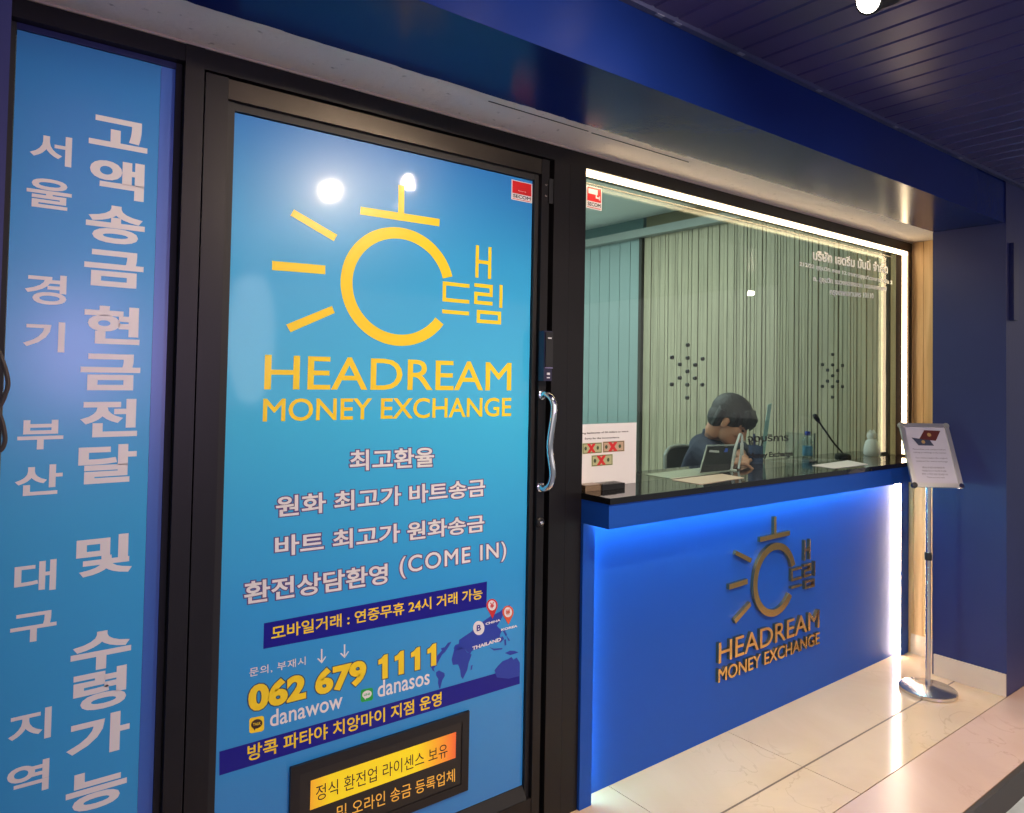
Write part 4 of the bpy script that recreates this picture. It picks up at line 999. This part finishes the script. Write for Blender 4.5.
# shirt
sh = bmesh.new()
pts = [TB(-.20, 0, .70), TB(-.14, 0, .86), TB(-.06, 0, 1.05), TB(-.01, 0, 1.20), TB(.010, 0, 1.262), SHR, elR, wrR.lerp(elR, .18), SHL, elL, wrL.lerp(elL, .18)]
rad = [(.175, .135), (.155, .125), (.175, .135), (.155, .115), .073, .080, .058, .040, .080, .058, .040]
for s in (-1, 1): ellip(sh, TB(-.02, s*.085, 1.235), (.085, .10, .055), Matrix((tf, tsd, Vector((0, 0, 1)))).transposed())
ellip(sh, TB(-.045, 0, 1.23), (.085, .12, .07), Matrix((tf, tsd, Vector((0, 0, 1)))).transposed())
add_mesh(sh, skin_obj(pts, [(0, 1), (1, 2), (2, 3), (3, 4), (3, 5), (5, 6), (6, 7), (3, 8), (8, 9), (9, 10)], rad))
cr = [nb+tf*.060*math.cos(t_)*1.0+tsd*.062*math.sin(t_)+Vector((0, 0, .012-.02*math.cos(t_))) for t_ in [2*PI*k/24 for k in range(24)]]
tube(sh, cr, .012, 8, closed=True)
sh = remeshed(sh, .007, 2)
M_shirt = mat('navy_shirt', (.012, .017, .050), .75, bump=.3, bscale=40)
o = finish(sh, 'shirt', M_shirt, PE); 
for p_ in o.data.polygons: p_.use_smooth = True
o['label'] = 'dark navy shirt'
tr = bmesh.new(); 
pts = [TB(-.20, 0, .66)]; rad = [(.17, .13)]; edg = []
for i in range(2):
    b0 = len(pts); pts += [TB(-.15, (-1, 1)[i]*.11, .63), kn[i], an_[i]]; rad += [.11, .085, .062]; edg += [(0, b0), (b0, b0+1), (b0+1, b0+2)]
add_mesh(tr, skin_obj(pts, edg, rad)); tr = remeshed(tr, .01, 2); finish(tr, 'trousers', mat('black_trousers', (.01, .01, .012), .8), PE)
# hair: cap with fringe falling over the forehead
hr = bmesh.new()
ellip(hr, H(-.020*K, 0, .040*K), (.110*K, .084*K, .096*K), HM)
ellip(hr, H(-.060*K, 0, -.005*K), (.062*K, .074*K, .075*K), HM)
ellip(hr, H(.048*K, 0, .062*K), (.056*K, .070*K, .044*K), HM)
for k in range(11):
    s = (k-5)/5; c_ = math.cos(s*1.15)
    tube(hr, [H(.05*K, s*.055*K, .095*K), H((.050+.045*c_)*K, s*.066*K, .070*K), H((.050+.052*c_)*K, s*.070*K, .045*K), H((.050+.050*c_)*K, s*.070*K, (.018+.006*math.sin(k*2.3))*K)], [.020, .017, .012, .006], 8)
for s in (-1, 1):
    tube(hr, [H(.01*K, s*.076*K, .06*K), H(.026*K, s*.074*K, .02*K), H(.022*K, s*.071*K, -.012*K)], [.02, .013, .004], 8)
    tube(hr, [H(-.05*K, s*.07*K, .04*K), H(-.05*K, s*.066*K, -.02*K), H(-.055*K, s*.05*K, -.065*K)], [.03, .022, .010], 8)
hr = remeshed(hr, .005, 2)
o = finish(hr, 'hair', mat('black_hair', (.008, .007, .008), .42, bump=.5, bscale=120), PE)
for p_ in o.data.polygons: p_.use_smooth = True
for s in (-1, 1):
    bm = bmesh.new(); ellip(bm, H(.079*K, s*.031*K, -.002*K), (.008*K, .013*K, .006*K), HM, 12); finish(bm, 'eye', mat('eye_dark', (.02, .012, .01), .2), PE, smooth=True)
    bm = bmesh.new(); tube(bm, [H(.085*K, s*.014*K, .018*K), H(.087*K, s*.030*K, .023*K), H(.078*K, s*.048*K, .018*K)], .0035, 6); finish(bm, 'eyebrow', MATS['black_hair'], PE)
bm = bmesh.new(); tube(bm, [H(.090*K, -.020*K, -.062*K), H(.0965*K, 0, -.061*K), H(.090*K, .020*K, -.062*K)], .0035, 6); finish(bm, 'lips', mat('lip', (.40, .14, .12), .45), PE)

# ================================================================== SIGN STAND
SX, SY = 4.133, 1.722
cc = at(928, 689.5, Z=.012)
st = empty('sign_stand', (cc.x, cc.y, 0), 'polished steel floor stand with a tilted framed notice in front of the blue column', 'sign stand')
bm = bmesh.new(); R1 = .136
lathe(bm, [(R1-.004, 0), (R1, .003), (R1, .018), (R1-.006, .023), (.04, .030), (.022, .036), (.018, .036)], (cc.x, cc.y, .0005), 64); finish(bm, 'base', M_steel, st, smooth=True)
by = math.radians(229.8); tilt = math.radians(25.6)
nh = Vector((math.cos(by), math.sin(by), 0)); tt = Vector((-nh.y, nh.x, 0)); vv = Vector((0, 0, math.cos(tilt)))-nh*math.sin(tilt)
nn = nh*math.cos(tilt)+Vector((0, 0, math.sin(tilt)))
sc0 = Vector((4.131, 1.716, 1.232)); SW, SH = .256, .354
ptop = Vector((cc.x, cc.y, 1.15))
bm = bmesh.new(); tube(bm, [(cc.x, cc.y, .03), ptop-Vector((0, 0, .0))], .0125, 20); finish(bm, 'pole', M_steel, st, smooth=True)
bm = bmesh.new(); zc_ = at(928.5, 556, Y=cc.y).z; lathe(bm, [(.0165, -.02), (.018, -.016), (.018, .016), (.0165, .02)], (cc.x, cc.y, zc_), 20); finish(bm, 'height_collar', M_black, st, smooth=True)
bm = bmesh.new(); tube(bm, [ptop, sc0-nn*.012], .012, 10); finish(bm, 'tilt_bracket', M_black, st, smooth=True)
def S(u, v, d=0): return sc0+tt*u+vv*v+nn*d
def sbox(bm, u0, v0, u1, v1, d0, d1): prism(bm, [S(u0, v0, d0), S(u1, v0, d0), S(u1, v1, d0), S(u0, v1, d0)], nn*(d1-d0))
bm = bmesh.new(); sbox(bm, -SW/2+.002, -SH/2+.002, SW/2-.002, SH/2-.002, -.010, -.002); bk = finish(bm, 'backboard', mat('grey_backboard', (.3, .3, .3), .5), st)
M_clip = mat('satin_aluminium_clip', (.60, .60, .61), .35, metal=.75); fwc = .022
for (u0, v0, u1, v1) in ((-SW/2, -SH/2+.012, -SW/2+fwc, SH/2-.012), (SW/2-fwc, -SH/2+.012, SW/2, SH/2-.012), (-SW/2+.012, SH/2-fwc, SW/2-.012, SH/2), (-SW/2+.012, -SH/2, SW/2-.012, -SH/2+fwc)):
    bm = bmesh.new(); sbox(bm, u0, v0, u1, v1, -.0015, .008); finish(bm, 'clip_rail', M_clip, st, bevel=.003)
for a_, b_ in ((-1, -1), (1, -1), (-1, 1), (1, 1)):
    bm = bmesh.new(); lathe(bm, [(.014, -.012), (.0155, -.009), (.0155, .006), (.013, .0095)], S(a_*(SW/2-.010), b_*(SH/2-.010)), 20, nn)
    finish(bm, 'corner_cap', M_chrome if (a_, b_) == (1, -1) else M_black if b_ < 0 else M_cf, st, smooth=True)
bm = bmesh.new(); sbox(bm, -SW/2+.02, -SH/2+.02, SW/2-.02, SH/2-.02, -.0015, .001); sh_ = finish(bm, 'notice_sheet', mat('lilac_white_paper', (.60, .58, .66), .4, coat=.4), st)
# two passports drawn on the sheet
bm = bmesh.new(); prism(bm, [S(*q_, .0012) for q_ in ((-.040, .088), (.045, .080), (.082, .138), (-.002, .140))], nn*.0004); o = finish(bm, 'passport_picture', mat('maroon_print', (.12, .025, .02), .4), sh_)
bm = bmesh.new(); prism(bm, [S(*q_, .0018) for q_ in ((-.050, .052), (.030, .052), (.015, .082), (-.078, .096))], nn*.0004); finish(bm, 'passport_picture', mat('slate_print', (.05, .065, .11), .4), sh_)
bm = bmesh.new(); lathe(bm, [(.011, 0), (.011, .0004)], S(.018, .114, .0018), 8, nn); lathe(bm, [(.010, 0), (.010, .0004)], S(-.022, .072, .0023), 8, nn); finish(bm, 'gold_emblem', mat('gold_print', (.5, .33, .12), .4), sh_)
M_gtx = mat('grey_print', (.16, .15, .18), .5)
lines = [(.030, 'Please show your passport before', .085), (.012, 'making an exchange at the counter', .085), (-.018, 'You must present the original', .082), (-.036, 'passport for every exchange', .080),
         (-.070, '请出示您的护照原件', .058), (-.088, '여권을 반드시 제시해 주세요', .062), (-.106, '환전 시 여권 원본 필요합니다', .066), (-.124, 'Thank you very much', .045)]
for v, s, hw in lines:
    bl = S(-hw, v-.005, .0012); TXT('lettering', s, bl, S(hw, v-.005, .0012), S(-hw, v+.005, .0012), M_gtx, sh_, .0, .0003, n=nn)

# ================================================================== CABLE on the left
p = [at(*q_, Y=1.43) for q_ in ((-12, 330), (-2, 350), (5, 368), (8, 384), (4, 398), (-1, 410), (3, 425), (5, 440), (1, 450), (-8, 452))]
bm = bmesh.new(); tube(bm, spline(p, 6), .0035, 8); o = finish(bm, 'cable', mat('brown_black_cable', (.04, .025, .02), .5), smooth=True)
tag(o, 'thin dark cable looping at the left edge of the side sheet', 'cable')

# ================================================================== CEILING SPOTLIGHTS
def spot(base, aim, label, power, cone=2.3):
    """cylinder track spotlight: base on the ceiling, lens pointing at aim"""
    base = Vector(base); aim = Vector(aim); d = (aim-base+Vector((0, 0, .085))).normalized()
    t = empty('spotlight', base, label, 'spotlight')
    bm = bmesh.new(); lathe(bm, [(.032, 0), (.032, .018), (.010, .026), (.010, .075)], base, 24, (0, 0, -1)); finish(bm, 'mount', M_black, t, smooth=True)
    c = base-Vector((0, 0, .085))
    bm = bmesh.new(); lathe(bm, [(.020, -.085), (.028, -.08), (.028, -.045), (.032, -.04), (.032, .045), (.037, .055), (.037, .068), (.032, .068)], c, 28, d); finish(bm, 'lamp_body', M_frame, t, smooth=True)
    bm = bmesh.new(); lathe(bm, [(.031, .0685), (.031, .0705), (.02, .0745), (.002, .0755)], c, 28, d); finish(bm, 'lens', emis('lens_glow', (255, 244, 226), 14), t, smooth=True)
    ld = bpy.data.lights.new('spotlight_beam', 'SPOT'); ld.energy = power; ld.spot_size = cone; ld.spot_blend = .9; ld.shadow_soft_size = .03; ld.color = (1, .78, .57)
    lo = bpy.data.objects.new('spotlight_beam', ld); COL.objects.link(lo); lo.parent = t
    lo.location = c+d*.085-base; lo.rotation_euler = d.to_track_quat('-Z', 'Y').to_euler()
    return t
def ceil_from_glare(px, py, z=ZC-.09):
    g = at(px, py, Y=YG); d = g-CAM; d.y *= -1; return g+d*((z-g.z)/d.z)
l1 = ceil_from_glare(329, 185); l2 = ceil_from_glare(391, 195)
spot((l1.x, l1.y, ZC), (1.0, 2.06, 1.3), 'black ceiling spotlight nearest the camera, in front of the door', 85)
spot((6.8, -.38, ZC), (4.4, .3, .0), 'black ceiling spotlight beyond the right column', 20)
spot((3.33, .30, ZC), (3.25, 1.05, .0), 'added black ceiling spotlight out of view to the right, brightening the tiled floor', 200, cone=1.45)  # added lamp to brighten the floor; its reflection falls behind the jamb
spot((l2.x, l2.y, ZC), (3.0, 1.6, 0), 'black ceiling spotlight farther along, in front of the counter', 110)
v = at(869, 4, Z=ZC-.125); dv = Vector((-.85, .12, -.42)).normalized(); v = v-dv*.066
spot((v.x, v.y, ZC), Vector((v.x, v.y, ZC-.085))+dv*3, 'black ceiling spotlight at the top edge of the photo, lens lit', 40)

# ================================================================== LIGHT
def area(name, loc, aim, sx, sy, power, col):
    ld = bpy.data.lights.new(name, 'AREA'); ld.shape = 'RECTANGLE'; ld.size = sx; ld.size_y = sy; ld.energy = power; ld.color = col
    o = bpy.data.objects.new(name, ld); COL.objects.link(o); o.location = loc
    o.rotation_euler = (Vector(aim)-Vector(loc)).to_track_quat('-Z', 'Y').to_euler(); return o
area('room_ceiling_light', (3.2, 3.8, 2.96), (3.2, 3.8, 0), 1.6, 1.6, 46, (.90, 1, .97))
area('room_ceiling_light', (3.0, 6.3, 2.96), (3.0, 6.3, 0), 1.6, 1.6, 50, (.80, .97, 1))
area('neon_glow', (1.02, -4.2, 1.80), (.3, 2, 1.7), .55, .9, 36, (.75, .45, 1))
o = area('street_lamp_glow', (2.68, -4.1, 2.0), (.9, 2, 1.7), .5, 1.5, 5, (1, .97, .93)); o.data.shape = 'ELLIPSE'
ld = bpy.data.lights.new('room_ceiling_fill', 'POINT'); ld.energy = 30; ld.shadow_soft_size = .12; ld.color = (.9, 1, .98)  # added fill without a fixture, out of view, lifts the room's ceiling
lo = bpy.data.objects.new('room_ceiling_fill', ld); COL.objects.link(lo); lo.location = (2.2, 4.4, 2.2)
wd = bpy.data.worlds.new('world'); SC.world = wd; wd.use_nodes = True
wn_ = wd.node_tree; bg = wn_.nodes['Background']     # evening street: brightest low over the road in front of the shop
tc = wn_.nodes.new('ShaderNodeTexCoord'); dt = wn_.nodes.new('ShaderNodeVectorMath'); dt.operation = 'DOT_PRODUCT'
dt.inputs[1].default_value = Vector((-.10, -.98, .12)).normalized()
wn_.links.new(tc.outputs['Generated'], dt.inputs[0])
mr = wn_.nodes.new('ShaderNodeMapRange'); mr.interpolation_type = 'SMOOTHSTEP'
mr.inputs['From Min'].default_value = -.1; mr.inputs['From Max'].default_value = 1.0; mr.inputs['To Min'].default_value = .12; mr.inputs['To Max'].default_value = .95
wn_.links.new(dt.outputs['Value'], mr.inputs['Value']); wn_.links.new(mr.outputs[0], bg.inputs[1])
bg.inputs[0].default_value = (.95, .90, .92, 1)

SC.view_settings.view_transform = 'Standard'; SC.view_settings.look = 'None'; SC.view_settings.exposure = 0; SC.view_settings.gamma = 1
SC.view_settings.use_curve_mapping = False
